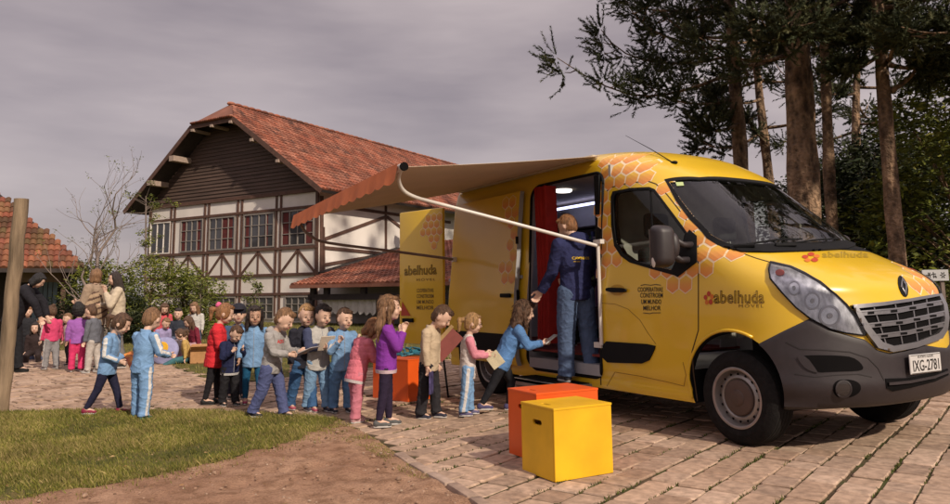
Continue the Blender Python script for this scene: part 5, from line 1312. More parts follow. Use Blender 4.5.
mb=MB(); rr=random.Random(9); cc=(b1+b3)/2+Vector((-.05,.1,0))
for k in range(26):
    p=cc+Vector((rr.gauss(0,.10),rr.gauss(0,.08),hb3+.03+abs(rr.gauss(0,.03)))); mb.cap(p,p+Vector((rr.gauss(0,.07),rr.gauss(0,.07),rr.gauss(0,.02))),.014,.012,8)
tag(mb.build('toy_heap',mat('teal_plastic',(.02,.14,.2),rough=.5),smooth=True),'tangled teal blue plastic toys lying on the far orange box','toys')
# leaning board by the sliding door
p0=G(439,383);p1=G(452,381); tp0=PL(443,336,p0+Vector((-.15,.0,0)),Vector((math.cos(YAW),math.sin(YAW),0)))
R_=Matrix.Rotation(math.radians(60),3,'Z')
bdc=PL(447,345,Vector((0,-1.55,0)),Y)
root=empty('folding_board',(bdc.x,bdc.y,0),'dull red slanting board on a tan stand beside the sliding door','board')
def fb(nm,m,c,sz,R): 
    mb=MB(); mb.box(c-Vector((bdc.x,bdc.y,0)),sz,R=R); return mb.build(nm,m,root)
R_=Matrix((RT,FW,UP)).transposed()@Matrix.Rotation(math.radians(-48),3,'Y')
fb('board',mat('dull_red_board',(.28,.08,.07),rough=.7),bdc,(.36,.02,.17),R_)
fb('board_edge',mat('tan_wood_edge',(.42,.27,.12),rough=.7),bdc+R_@Vector((0,.0,.10)),(.40,.03,.04),R_)
for dx in (-.12,.14):
    e=bdc+R_@Vector((dx,.02,-.05)); mb=MB(); mb.tube([e-Vector((bdc.x,bdc.y,0)),Vector((e.x-bdc.x+.02,e.y-bdc.y+.05,0))],.012,8); mb.build('stand_leg',dark,root)
# ================================================================= PEOPLE
def cm(name,col,rough=.85,var=.12,scale=14,bump=.25): return mat(name,col,rough=rough,var=var,scale=scale,bump=bump,bscale=90,spec=.25)
skin=mat('skin',(.60,.39,.295),rough=.55,var=.05,scale=9); skin2=mat('skin_tan',(.42,.245,.17),rough=.55,var=.05,scale=9)
lips=mat('lips',(.36,.12,.10),rough=.5,var=0); eyew=mat('eye_white',(.36,.30,.27),rough=.3,var=0); eyed=mat('iris_dark',(.03,.018,.012),rough=.2,var=0)
HAIRC={'brown':(.085,.042,.022),'dark':(.022,.012,.009),'blond':(.33,.19,.08),'ginger':(.24,.11,.045),'lightbrown':(.19,.10,.048),'black':(.009,.007,.007)}
def hairm(k): 
    c=HAIRC[k]; return mat('hair_'+k,tuple(x*.6 for x in c),rough=.6,var=.1,scale=22,bump=.6,bscale=70,stretch=(3,3,.4),col2=tuple(min(1,x*1.5) for x in c))
def remesh(mb,name,m,parent,vox,disp=None,sm=3,mi=None):
    o=mb.build(name,m,parent)
    a=o.modifiers.new('r','REMESH'); a.mode='VOXEL'; a.voxel_size=vox; a.use_smooth_shade=True
    s=o.modifiers.new('s','SMOOTH'); s.factor=.6; s.iterations=sm
    apply_mods(o); me=o.data
    if disp:
        ns=[v.normal.copy() for v in me.vertices]
        for v,n_ in zip(me.vertices,ns): v.co+=n_*disp(v.co)
    if isinstance(m,(list,tuple)):
        me.materials.clear()
        for x in m: me.materials.append(x)
        if mi: me.polygons.foreach_set('material_index',[mi(p.center) for p in me.polygons])
    me.polygons.foreach_set('use_smooth',[True]*len(me.polygons)); return o
def etube(mb,rings,R,n=20,m=0):   # rings: (centre, rx, ry)
    vs=[]
    for c,rx,ry in rings:
        for k in range(n): a=2*PI*k/n; vs.append(Vector(c)+R@Vector((rx*math.cos(a),ry*math.sin(a),0)))
    fs=[(i*n+k,i*n+(k+1)%n,(i+1)*n+(k+1)%n,(i+1)*n+k) for i in range(len(rings)-1) for k in range(n)]+[tuple(range(n-1,-1,-1)),tuple((len(rings)-1)*n+k for k in range(n))]
    mb.add(vs,fs,m)
def V3(x,y,z): return Vector((x,y,z))
PEOPLE={}
def person(key,label,px,fy,hy,face,kid=True,H=None,D=None,lean=4,twist=0,head=(0,0),legs=((6,4,.04),(-6,6,.04)),arms=None,top='a',topc=(.2,.2,.2),topc2=None,topstripe=None,hem=0.0,hemc=None,bottom='trousers',botc=(.05,.05,.1),botstripe=False,shoec=(.03,.03,.03),solec=None,hair='short',hairc='brown',sk=None,far=False,sit=False,group=None,bulk=1.0,hood=False,z0=0.0,fist=(1,1),extra=None,sleeve=None,collar=None,pelz=None,legw=1.0):
    sk=sk or skin
    if D is not None: base=gx(px,D); fwv=V3(math.cos(YAW),math.sin(YAW),0)
    else: base=G(px,fy); fwv=V3(math.cos(YAW),math.sin(YAW),0)
    if H is None: H=PL(px,hy,base,fwv).z-z0
    rz=math.atan2(RT.y,RT.x)+math.radians(face)
    root=empty('person',(base.x,base.y,z0),label,'person',group,rz)
    hipz,kn,shz,shw,nkz,hc,hr,ua,fa,hd,hw=(.44,.235,.735,.110,.768,.887,(.084,.073,.101),.150,.130,.072,.052) if kid else (.515,.28,.815,.108,.845,.930,(.060,.050,.070),.165,.145,.085,.052)
    th=(hipz-kn)*H; sh_=(kn-.045)*H
    # legs in body frame
    J=[]
    for s_,(a,fl,sp) in zip((1,-1),legs):
        a=math.radians(a); b=a-math.radians(fl); hp=V3(0,s_*hw*H,0); d1=V3(math.sin(a),s_*sp,-math.cos(a)).normalized(); d2=V3(math.sin(b),s_*sp*.3,-math.cos(b)).normalized()
        kne=hp+d1*th; an=kne+d2*sh_; J.append((hp,kne,an))
    pz=.045*H-min(j[2].z for j in J) if not sit else (pelz if pelz is not None else .075*H)
    if pelz is not None: pz=pelz
    J=[tuple(p+V3(0,0,pz) for p in j) for j in J]
    P0=V3(0,0,pz)
    RL=Matrix.Rotation(math.radians(twist),3,'Z')@Matrix.Rotation(math.radians(lean),3,'Y')
    tp=lambda x,y,z: P0+RL@V3(x,y*1.0,z-hipz*H if True else 0)       # torso point, z measured as if standing
    U=lambda z: z*H
    neck=tp(0,0,U(nkz)); chest=tp(.0,0,U(nkz-.13)); 
    RH=RL@Matrix.Rotation(math.radians(head[1]),3,'Z')@Matrix.Rotation(math.radians(head[0]),3,'Y')
    HCn=neck+RL@V3(.008*H,0,0)+RH@V3(.012*H,0,U(hc-nkz)); hx,hy_,hz=[q*H for q in hr]
    hp_=lambda x,y,z: HCn+RH@V3(x*hx,y*hy_,z*hz)
    vox=.0062 if not far else .012
    if not kid: vox=.0075 if not far else .013
    B=MB()
    # head
    B.ell(HCn+RH@V3(-.05*hx,0,.08*hz),(hx*.98,hy_*1.0,hz*.90),RH,20,14)
    B.ell(hp_(.18,0,-.36),(hx*.72,hy_*.80,hz*.58),RH,16,10); B.ell(hp_(.52,0,-.66),(hx*.30,hy_*.42,hz*.24),RH)
    B.ell(hp_(.98,0,-.17),(hx*.16,hy_*.16,hz*.13),RH); B.cap(hp_(.84,0,.12),hp_(1.02,0,-.14),hx*.08,hx*.12,8)
    for s_ in (1,-1): B.ell(hp_(-.02,s_*1.0,-.10),(hx*.17,hy_*.10,hz*.22),RH); B.ell(hp_(.62,s_*.42,-.34),(hx*.28,hy_*.30,hz*.24),RH)
    B.cap(neck+RL@V3(-.004*H,0,-.03*H),hp_(-.12,0,-.45),.034*H if kid else .033*H,.033*H if kid else .031*H)
    # torso
    bulk=bulk*(1.10 if kid else 1.0); legw=legw*(1.06 if kid else 1.0) 
    etube(B,[(tp(0,0,U(hipz-.04)),.055*H,.075*H),(tp(0,0,U(hipz+.03)),.058*H,.082*H),(tp(0,0,U(hipz+.12)),.054*H,.072*H),(tp(0,0,U(shz-.10)),.060*H,.085*H),(tp(0,0,U(shz-.02)),.050*H,.085*H),(tp(0,0,U(shz+.015)),.03*H,.05*H)],RL)
    # arms
    arms_=arms or (((.08,.16,-1),(.25,.05,-1)),((.08,.16,-1),(.25,.05,-1))); A=[]; hands=[]
    for s_,(d1,d2) in zip((1,-1),arms_):
        d1=RL@V3(d1[0],s_*d1[1],d1[2]).normalized(); d2=RL@V3(d2[0],s_*d2[1],d2[2]).normalized()
        sp=tp(0,s_*shw*H,U(shz-.015)); el=sp+d1*ua*H; wr=el+d2*fa*H; A.append((sp,el,wr,d2)); 
        B.cap(sp,el,.030*H,.024*H); B.cap(el,wr,.024*H,.018*H)
        # hand: palm, four bent fingers, thumb
        k=H*(.9 if kid else .95); pn_=d2; up_=(Z-pn_*Z.dot(pn_)); up_=up_.normalized() if up_.length>.05 else V3(1,0,0); sd_=pn_.cross(up_)*s_
        RM=Matrix((sd_,up_,pn_)).transposed(); pc=wr+pn_*.028*k; B.ell(pc,(.012*k,.024*k,.032*k),RM,12,8)
        cv=-sd_*s_*s_   # curl toward the palm side
        for f in range(4):
            r0=.0068*k; o0=pc+pn_*.024*k+up_*(f-1.5)*-.0125*k; L=(.026,.031,.029,.022)[f]*k
            q1=o0+(pn_*.9+cv*.25).normalized()*L*.6; q2=q1+(pn_*.55+cv*.8).normalized()*L*.55; q3=q2+(pn_*.0+cv*1.0).normalized()*L*.35
            B.cap(o0,q1,r0,r0*.95,8); B.cap(q1,q2,r0*.95,r0*.85,8); B.cap(q2,q3,r0*.85,r0*.7,8)
        B.cap(pc-pn_*.012*k+up_*.018*k,pc+pn_*.008*k+up_*.036*k+cv*.010*k,.009*k,.008*k,8); B.cap(pc+pn_*.008*k+up_*.036*k+cv*.01*k,pc+pn_*.03*k+up_*.036*k+cv*.016*k,.008*k,.0065*k,8)
        hands.append(pc+pn_*.03*k)
    for hp__,kne,an in J:
        B.cap(hp__,kne,.050*H,.034*H); B.cap(kne,an,.034*H,.021*H); B.cap(an,an+V3(.07*H,0,-.022*H),.02*H,.016*H)
    remesh(B,'body',sk,root,vox,sm=2)
    # face
    if not (far=='x'):
        for s_ in (1,-1):
            e=MB(); e.ell(hp_(.865,s_*.36,-.01),(hx*.045,hy_*.14,hz*.055),RH,10,6); eo=e.build('eye',eyew,root,smooth=True)
            e=MB(); e.ell(hp_(.890,s_*.36,-.01),(hx*.035,hy_*.10,hz*.058),RH,10,6); e.build('iris',eyed,eo,smooth=True)
            e=MB(); e.cap(hp_(.90,s_*.20,.20),hp_(.83,s_*.52,.22),hx*.030,hx*.022,6); e.build('eyebrow',hairm(hairc),root,smooth=True)
        e=MB(); e.cap(hp_(.90,.16,-.47),hp_(.92,0,-.455),hx*.035,hx*.055,8); e.cap(hp_(.92,0,-.455),hp_(.90,-.16,-.47),hx*.055,hx*.035,8); e.build('mouth',lips,root,smooth=True)
    # trousers
    sx_=random.random()*40
    def nz(p,f,a):
        r=1-2*abs(noise.noise(V3(p.x*f*.9+p.z*f*.55+sx_,p.y*f*.9-p.z*f*.45,p.z*f*1.05)))
        r2=1-2*abs(noise.noise(V3(p.x*f*1.2-p.z*f*.8,p.y*f*1.2+p.z*f*.9+sx_,p.z*f*.8)))
        return a*(.5*noise.noise(V3(p.x*f*.6,p.y*f*.6+sx_,p.z*f*.6))+.9*max(0,r)**3+.6*max(0,r2)**4-.35)
    sd0=random.random()*50; wr_=.0065 if bottom!='leggings' else .003
    tight=bottom=='leggings'; T_=MB()
    etube(T_,[(tp(0,0,U(hipz-.045)),.060*H,.086*H),(tp(0,0,U(hipz+.03)),.066*H,.090*H),(tp(0,0,U(hipz+.09)),.060*H,.080*H)],RL)
    t1,t2,t3=(.053,.037,.026) if tight else (.060*legw,.048*legw,.041*legw)
    for hp__,kne,an in J:
        T_.cap(hp__,kne,t1*H,t2*H,14); e_=an+(an-kne).normalized()*(-.004*H); 
        T_.tube([kne,kne.lerp(e_,.5),e_],[t2*H,(t2+t3)/2*H,t3*H],14); T_.ell(kne,(t2*H*.98,)*3)
        if not tight: T_.tube([e_-(e_-kne).normalized()*.02*H,e_+V3(.004*H,0,-.012*H)],[t3*H*1.08,t3*H*1.15],14)
    def leg_mi(c):
        best=9
        for s_,(hp__,kne,an) in zip((1,-1),J):
            for a,b in ((hp__,kne),(kne,an)):
                ab=b-a; t=max(0,min(1,(c-a).dot(ab)/ab.length_squared)); r=c-(a+ab*t); 
                if r.length<best: best=r.length; out=r.normalized().dot(V3(0,s_,0))
        return 1 if out>.955 else 0
    bm_=cm('cloth_'+key+'_bottom',botc)
    mts=[bm_,cm('white_trim',(.55,.53,.52))] if botstripe else bm_
    remesh(T_,'leggings' if tight else 'trousers',mts,root,vox*1.05,disp=lambda p: nz(p,13,wr_),mi=leg_mi if botstripe else None)
    # top
    bk=bulk; C_=MB(); hz0=hipz-.02-hem
    etube(C_,[(tp(0,0,U(hz0)),.072*H*bk,.096*H*bk),(tp(0,0,U(hz0+.03)),.074*H*bk,.098*H*bk),(tp(0,0,U(hipz+.12)),.070*H*bk,.088*H*bk),(tp(0,0,U(shz-.12)),.075*H*bk,.100*H*bk),(tp(0,0,U(shz-.03)),.062*H*bk,.104*H*bk),(tp(-.004*H,0,U(shz+.012)),.046*H*bk,.072*H*bk),(tp(-.004*H,0,U(nkz+.005)),.036*H,.045*H)],RL)
    for s_,(sp,el,wr,d2) in zip((1,-1),A):
        C_.cap(sp,el,.041*H*bk,.034*H*bk,14); C_.ell(el,(.034*H*bk,)*3); C_.tube([el,el.lerp(wr,.6),wr-d2*.004*H],[.034*H*bk,.029*H*bk,.026*H*bk],14)
    if hood: C_.ell(neck+RL@V3(-.045*H,0,-.004*H),(.040*H,.070*H,.038*H),RL,16,10); C_.ell(neck+RL@V3(-.062*H,0,-.03*H),(.03*H,.055*H,.045*H),RL)
    elif collar or top in('jacket',): C_.tube([neck+RL@V3(-.006*H,0,-.02*H),neck+RL@V3(-.006*H,0,.014*H)],[.046*H,.044*H],16)
    mlist=[cm('cloth_'+key+'_top',topc)]
    if topstripe or topc2 or sleeve: mlist.append(cm('cloth_'+key+'_second',topstripe or topc2 or sleeve))
    def top_mi(c):
        best=9;kk=None
        for s_,(sp,el,wr,d2) in zip((1,-1),A):
            for n__,(a,b) in enumerate(((sp,el),(el,wr))):
                ab=b-a; t=max(0,min(1,(c-a).dot(ab)/ab.length_squared)); r=c-(a+ab*t)
                if r.length<best: best=r.length; kk=(s_,r,ab,n__,t)
        s_,r,ab,n__,t=kk; ib=(RL.transposed()@(c-P0)); onarm=best<.044*H*bk and abs(ib.y)>.085*H*bk or n__==1 and best<.04*H*bk
        if sleeve: return 1 if onarm else 0
        if topstripe:
            if not onarm: return 0
            o_=RL@V3(-.2,s_,.35); o_=o_-ab*(o_.dot(ab)/ab.length_squared); return 1 if r.length>1e-6 and r.normalized().dot(o_.normalized())>.90 else 0
        if topc2: 
            z_=ib.z+hipz*H; return 1 if (z_>U(shz-.10)) else 0
        return 0
    nm={'jacket':'jacket','hoodie':'hoodie','sweater':'sweater','shirt':'shirt','coat':'coat','puffy':'puffy_jacket'}.get(top,'jacket')
    ds=(lambda p: nz(p,11,.0065 if top!='sweater' else .0045)) if top!='puffy' else (lambda p: .005*abs(math.sin((p.z+.012*noise.noise(p*7))*PI/.062))**.6-.003+nz(p,17,.004))
    jo=remesh(C_,nm,mlist if len(mlist)>1 else mlist[0],root,vox*1.05,disp=ds,mi=top_mi if len(mlist)>1 else None)
    if hemc:
        h_=MB(); etube(h_,[(tp(0,0,U(hz0-.022)),.073*H*bk,.097*H*bk),(tp(0,0,U(hz0+.004)),.0765*H*bk,.1005*H*bk)],RL); h_.build('hem',cm('hem_'+key,hemc),jo,smooth=40)
    if top in('jacket','hoodie') and not far:     # zip line and cuffs
        for s_,(sp,el,wr,d2) in zip((1,-1),A):
            h_=MB(); h_.tube([wr-d2*.022*H,wr-d2*.002*H],[.0285*H*bk,.0275*H*bk],14); h_.build('cuff',cm('cuff_'+key,tuple(q*.75 for q in topc)),jo,smooth=40)
    if top in('jacket','hoodie') and not far and key not in('woman',):
        bj=BVHTree.FromPolygons([v.co for v in jo.data.vertices],[tuple(p.vertices) for p in jo.data.polygons]); zs_=[]; zn=14
        for k in range(zn+1):
            o_=tp(.35,0,U(hz0+.015+(nkz-hz0-.03)*k/zn)); l,n_,_,_=bj.ray_cast(o_,RL@V3(-1,0,0))
            if l is not None: zs_.append(l+RL@V3(.0015,0,0))
        if len(zs_)>3 and top=='jacket': h_=MB(); h_.tube(zs_,.0028,5); h_.build('zip',cm('zip_grey',(.3,.3,.32)),jo)
        if top=='hoodie':
            P4=[]
            for (yy_,zz2) in ((-.055,.02),(.055,.02),(.062,.09),(.03,.13),(-.03,.13),(-.062,.09)):
                l,n_,_,_=bj.ray_cast(tp(.35,yy_*H/1.1,U(hz0+.01+zz2)),RL@V3(-1,0,0))
                if l is not None: P4.append(l+RL@V3(.004,0,0))
            if len(P4)==6: h_=MB(); h_.add(P4,[tuple(range(6))]); h_.build('pocket',cm('pocket_'+key,tuple(q*.85 for q in topc)),jo)
    # shoes
    for hp__,kne,an in J:
        sm_=cm('shoe_'+key,shoec,rough=.6); S_=MB(); fl_=an.z-.045*H; fd=V3(1,0,0); tilt=0
        dd_=(an-kne).normalized(); 
        if fl_>.03*H and not sit: tilt=-min(50,fl_/H*500)
        if sit: tilt=30
        RS=Matrix.Rotation(math.radians(-tilt),3,'Y'); q=lambda x,y,z: an+RS@V3(x*H,y*H,z*H)
        S_.ell(q(-.012,0,-.018),(.032*H,.026*H,.030*H)); S_.ell(q(.035,0,-.024),(.048*H,.027*H,.022*H),RS); S_.ell(q(.070,0,-.028),(.030*H,.027*H,.016*H),RS)
        so_=remesh(S_,'shoe',sm_,root,vox,sm=2); L_=MB(); pts=[]
        for k in range(20):
            a=2*PI*k/20; x=math.cos(a)*.068+.028; y=math.sin(a)*.026*(1.05 if x>.03 else .92); pts.append(q(x,y,0))
        solid_poly(pts,RS@V3(0,0,-.045*H),RS@V3(0,0,-.033*H),mb=L_); lo=L_.build('sole',cm('sole_pale' if solec is None else 'sole_'+key,solec or (.5,.47,.45),rough=.6),so_,smooth=30); fix_normals(lo)
    # hair
    hm_=hairm(hairc); R_=MB(); vz=vox*.95
    R_.ell(hp_(-.16,0,.13),(hx*.93,hy_*.99,hz*.93),RH,20,14)
    R_.ell(hp_(-.48,0,-.12),(hx*.58,hy_*.84,hz*.66),RH,16,10)
    if hair in('short','buzz'):
        R_.ell(hp_(.42,.1,.66),(hx*.42,hy_*.72,hz*.26),RH)
    else:
        for s_ in (1,-1): R_.ell(hp_(.12,s_*.78,.12),(hx*.50,hy_*.28,hz*.66),RH)
        R_.ell(hp_(.38,0,.70),(hx*.45,hy_*.70,hz*.22),RH)
    if hair in('long','curly'):
        w_=1.25 if hair=='curly' else 1.0
        for s_ in (1,0,-1):
            a=hp_(-.45,s_*.62,-.2); b=a+V3(-.01*H,s_*.012*H,-.12*H)+RL@V3(-.02*H,0,0); c=b+V3(.0,s_*.004*H,-(.10 if hair=='long' else .12)*H); R_.cap(a,b,.036*H*w_,.036*H*w_); R_.cap(b,c,.036*H*w_,.018*H*w_)
        for s_ in (1,-1):
            a=hp_(.10,s_*.92,-.05); b=a+V3(0,s_*.004*H,-.12*H); R_.cap(a,b,.020*H,.014*H)
    if hair=='bob':
        for s_ in (1,-1): R_.cap(hp_(-.1,s_*.85,.1),hp_(-.05,s_*.95,-.75),.028*H,.024*H)
        R_.ell(hp_(-.55,0,-.6),(hx*.5,hy_*.95,hz*.5),RH)
    if hair=='pony':
        a=hp_(-1.05,0,.25); R_.cap(hp_(-.8,0,.25),a,.022*H,.018*H); b=a+RH@V3(-.045*H,0,-.02*H); R_.cap(a,b,.02*H,.028*H); R_.cap(b,b+V3(-.012*H,0,-.10*H),.028*H,.012*H)
    if hair=='bun': R_.ell(hp_(-.75,0,.85),(hx*.36,hx*.36,hx*.34),RH)
    if hair=='afro': R_.ell(hp_(-.2,0,.25),(hx*1.25,hy_*1.35,hz*1.2),RH)
    amp=.010 if hair in('curly','afro') else .0035 if hair!='buzz' else .002
    fr=(34,34,34) if hair in('curly','afro') else (62,62,16)
    ho=remesh(R_,'hair',hm_,root,vz,disp=lambda p: amp*noise.noise(V3(p.x*fr[0],p.y*fr[1],p.z*fr[2]))+amp*.3,sm=1)
    if not far and hair!='buzz':
        me=ho.data; ns=[(v.co.copy(),v.normal.copy()) for v in me.vertices]; rs=random.Random(len(ns)); E=MB(); c0=hp_(-.3,0,.75)
        for _ in range(1500 if kid else 2200):
            c,n_=ns[rs.randrange(len(ns))]; d=(c-c0); d-=n_*d.dot(n_); d=(d.normalized() if d.length>1e-4 else V3(0,0,-1))*.8+V3(0,0,-.7); d-=n_*d.dot(n_); 
            if d.length<.05: continue
            d.normalize(); d+=V3(rs.gauss(0,.09),rs.gauss(0,.09),rs.gauss(0,.09)); L=rs.uniform(.018,.042)*1.5 if hair in('long','curly') else rs.uniform(.009,.021); lc=RH.transposed()@(c-HCn); w_=d.cross(n_).normalized()*.0016; p=c-n_*.001
            if hair in('short','pony','bun') and lc.x>0 and lc.z<.15*hz: continue
            if hair=='curly': d=d+w_.normalized()*rs.choice((-1,1))*.6
            E.add([p-w_,p+w_,p+d*L*.6+n_*.0025+w_*.6,p+d*L+n_*rs.uniform(-.003,.002)],[(0,1,2),(0,2,3)])
        E.build('hair_strands',hm_,ho)
    bpy.context.view_layer.update(); MW=root.matrix_world.copy()
    PEOPLE[key]=dict(root=root,hands=[MW@h for h in hands],head=MW@HCn,M=MW,H=H,tp=tp,RL=RL,hp=hp_,RH=RH,J=J,arms=A,jo=jo)
    return root
def side_text(key,parent,txt,m,y0,z0_,w_,h_,back=False,off=.078):
    P=PEOPLE[key]; H=P['H']; RL=P['RL']; s_=-1 if back else 1
    dg_=bpy.context.evaluated_depsgraph_get(); jo=P['jo']; bv_=BVHTree.FromPolygons([v.co for v in jo.data.vertices],[tuple(p.vertices) for p in jo.data.polygons])
    d=RL@V3(-s_,0,0)
    def f(u,v):
        o_=P['tp'](s_*.3,(y0+(u-.5)*w_*(1 if not back else -1)*(1))*1.0 if False else (y0+(u-.5)*w_*(1 if s_>0 else -1)*(-1 if s_<0 and False else 1)),z0_+v*h_)
        l,n_,_,_=bv_.ray_cast(o_,d); return None if l is None else l-d*.0025
    mb=MB(); text_map(mb,txt,f,bold=.02); return mb.build('chest_print' if not back else 'back_print',m,parent)
def book(name,label,c,R,sz,m1,m2=None,cat='book',grp=None):
    root=empty(name,tuple(c),label,cat,grp); mb=MB(); mb.box((0,0,0),sz,R=R); o=mb.build('cover',m1,root); bevel(o,.002,1)
    if m2: mb=MB(); mb.box(R@V3(0,.003,0),(sz[0]*.98,sz[1]*1.0,sz[2]*.6),R=R); mb.build('pages',m2,root)
    return root
LB_=(.17,.30,.50); q_='children queueing beside the van'
FWD2=((.55,.12,-.85),(.85,-.35,.10)); DOWN=((.05,.14,-1),(.15,.02,-1))
person('girla','girl in pale blue jacket and navy leggings reading a red book, leftmost in the queue',105,414,308,8,lean=6,head=(22,0),legs=((20,6,.02),(-18,10,.02)),arms=(((.05,.10,-1),(.85,-.30,-.30)),((.05,.10,-1),(.85,-.30,-.30))),top='jacket',topc=LB_,topstripe=(.6,.58,.56),hem=.03,bottom='leggings',botc=(.016,.016,.04),shoec=(.22,.02,.05),hair='pony',hairc='brown',group=q_)
person('boyb','boy seen from behind in a pale blue tracksuit with white stripes',140,419,305,62,lean=4,head=(18,10),legs=((5,3,.10),(-3,3,.10)),arms=(((.35,.16,-.9),(.8,-.1,-.15)),((.35,.22,-.9),(.8,-.2,-.15))),top='jacket',topc=LB_,topstripe=(.6,.58,.56),hem=.02,botc=LB_,botstripe=True,shoec=(.02,.15,.14),hair='short',hairc='lightbrown',group=q_)
person('redgirl','girl in bright red puffy coat with a pink hair pompom',213,404,301,12,lean=6,head=(10,0),legs=((6,4,.03),(-8,4,.03)),arms=(((.25,.15,-.9),(.7,-.2,-.5)),((.3,.15,-.9),(.8,-.3,-.1))),top='puffy',topc=(.55,.025,.035),hem=.06,bulk=1.12,bottom='leggings',botc=(.012,.011,.014),shoec=(.015,.015,.015),solec=(.03,.03,.03),hair='pony',hairc='ginger',collar=True,group=q_)
P=PEOPLE['redgirl']; e=MB(); e.ell(P['hp'](-1.0,0,.62),(.034,.034,.034),None,16,12); o=e.build('pompom',cm('pink_pompom',(.65,.12,.26)),P['root'],smooth=True)
for v in o.data.vertices: v.co+=Vector([noise.noise(v.co*90+Vector((k*7,0,0)))*.008 for k in range(3)])
person('capkid','boy with dark cap half hidden behind the boy in navy',236,398,303,-70,lean=2,legs=((3,3,.05),(-3,3,.05)),top='jacket',topc=(.05,.09,.17),hem=.02,botc=(.03,.03,.05),hair='short',hairc='dark',far=True,group=q_)
P=PEOPLE['capkid']; e=MB(); e.ell(P['hp'](-.05,0,.38),(.098,.088,.085),P['RH'],16,10); e.ell(P['hp'](.9,0,.55),(.06,.06,.012),P['RH']); e.build('cap',cm('dark_cap',(.02,.02,.03)),P['root'],smooth=True)
person('navyboy','small boy in navy jacket with white hem, looking down',229,405.5,321,-42,lean=5,head=(32,0),legs=((5,3,.06),(-5,3,.06)),arms=(((.35,.16,-.8),(.6,-.55,.75)),((.35,.16,-.8),(.6,-.55,.6))),top='jacket',topc=(.013,.017,.055),hem=.03,hemc=(.5,.48,.47),botc=(.014,.013,.016),shoec=(.03,.03,.03),hair='short',hairc='brown',bulk=1.06,group=q_)
person('bluegirl','dark haired girl in pale blue jacket and teal tights facing the camera',252,404,304,-72,lean=2,head=(6,5),legs=((4,3,.06),(-6,4,.06)),arms=(DOWN,((.15,.18,-1),(.5,.0,-.8))),top='jacket',topc=LB_,hem=.05,bottom='leggings',botc=(.01,.08,.17),shoec=(.25,.03,.07),hair='long',hairc='dark',sk=skin2,group=q_)
person('greyboy','boy striding in grey hoodie with red lettering and blue jeans',270,418,302,-14,lean=7,head=(24,0),legs=((17,4,.03),(-15,12,.03)),arms=(((.5,.10,-.85),(.95,-.25,.10)),((.5,.10,-.85),(.95,-.25,.0))),top='hoodie',topc=(.30,.285,.28),hem=.02,botc=(.075,.09,.20),shoec=(.03,.03,.035),hair='short',hairc='lightbrown',hood=True,group=q_,legw=1.0)
side_text('greyboy',PEOPLE['greyboy']['jo'],'AERO',cm('red_print',(.5,.03,.03)),-.01,PEOPLE['greyboy']['H']*.665,.12,.035)
person('darkboy','fair haired boy in black jacket standing behind the boy in pale jacket',302,411,301,-50,lean=4,head=(8,-10),legs=((14,4,.04),(-14,8,.04)),top='jacket',topc=(.018,.018,.028),hem=.02,botc=(.04,.10,.22),shoec=(.35,.08,.12),hair='short',hairc='blond',group=q_)
person('paleboy','boy in off-white jacket with dark blue sleeves and light jeans',317,411,301,-52,lean=4,head=(14,10),legs=((10,4,.06),(-8,6,.06)),arms=(((.4,.12,-.9),(.9,-.3,.05)),((.45,.14,-.85),(.8,-.55,.15))),top='jacket',topc=(.42,.40,.38),sleeve=(.05,.06,.12),hem=.04,botc=(.17,.29,.45),shoec=(.06,.05,.07),hair='short',hairc='dark',bulk=1.05,collar=True,group=q_)
person('fingerboy','child in pale blue jacket and jeans touching his mouth',341,412,306,-60,lean=2,head=(8,15),legs=((4,3,.05),(-4,3,.05)),arms=(((.3,.14,-.9),(.65,-.2,.8)),((.35,.14,-.85),(.6,-.45,.75))),top='jacket',topc=LB_,topstripe=(.6,.58,.56),hem=.03,botc=(.10,.20,.36),shoec=(.03,.03,.04),hair='short',hairc='brown',group=q_)
person('pinkgirl','girl in pink padded jacket and pink trousers turned to the van',356,421.5,312,34,lean=14,head=(24,-10),legs=((6,4,.05),(-4,4,.05)),arms=(((.6,.10,-.7),(.9,-.1,-.1)),((.55,.10,-.75),(.95,-.15,-.1))),top='puffy',topc=(.62,.17,.22),hem=.05,hemc=(.55,.5,.5),botc=(.50,.17,.22),shoec=(.55,.32,.33),hair='bob',hairc='ginger',bulk=1.1,group=q_)
person('purplegirl','girl in purple sweater and dark leggings with long loose hair, hand at her mouth',386,426,293,10,lean=1,head=(-2,-12),legs=((5,3,.03),(-7,3,.03)),arms=(((.35,.12,-.9),(.45,-.1,.9)),((.5,.10,-.85),(.35,-.15,1.0))),top='sweater',topc=(.20,.035,.30),hem=.0,hemc=(.5,.38,.42),bottom='leggings',botc=(.022,.014,.035),shoec=(.09,.09,.09),hair='long',hairc='lightbrown',group=q_)
person('beigeboy','boy in beige sweater holding a dark blue book at his side',429,418,299,-18,lean=5,head=(34,5),legs=((7,2,.04),(-6,4,.04)),arms=(DOWN,((.1,.16,-1),(.2,.02,-1))),top='sweater',topc=(.47,.37,.26),hem=.02,botc=(.022,.02,.024),shoec=(.03,.03,.05),hair='short',hairc='brown',collar=True,group=q_)
person('whitegirl','fair ponytailed girl in white top with pink striped sleeves and pale blue track pants',468,415,311,6,lean=3,head=(8,-6),legs=((5,3,.07),(-6,4,.07)),arms=(((.35,.10,-.9),(.97,-.1,.05)),((.35,.12,-.9),(.97,-.15,.05))),top='shirt',topc=(.55,.49,.47),sleeve=(.58,.22,.28),hem=.07,botc=LB_,botstripe=True,shoec=(.10,.09,.18),hair='pony',hairc='blond',group=q_,bulk=.98)
P=PEOPLE['whitegirl']; sm2=cm('pink_sleeve_band',(.55,.05,.14))
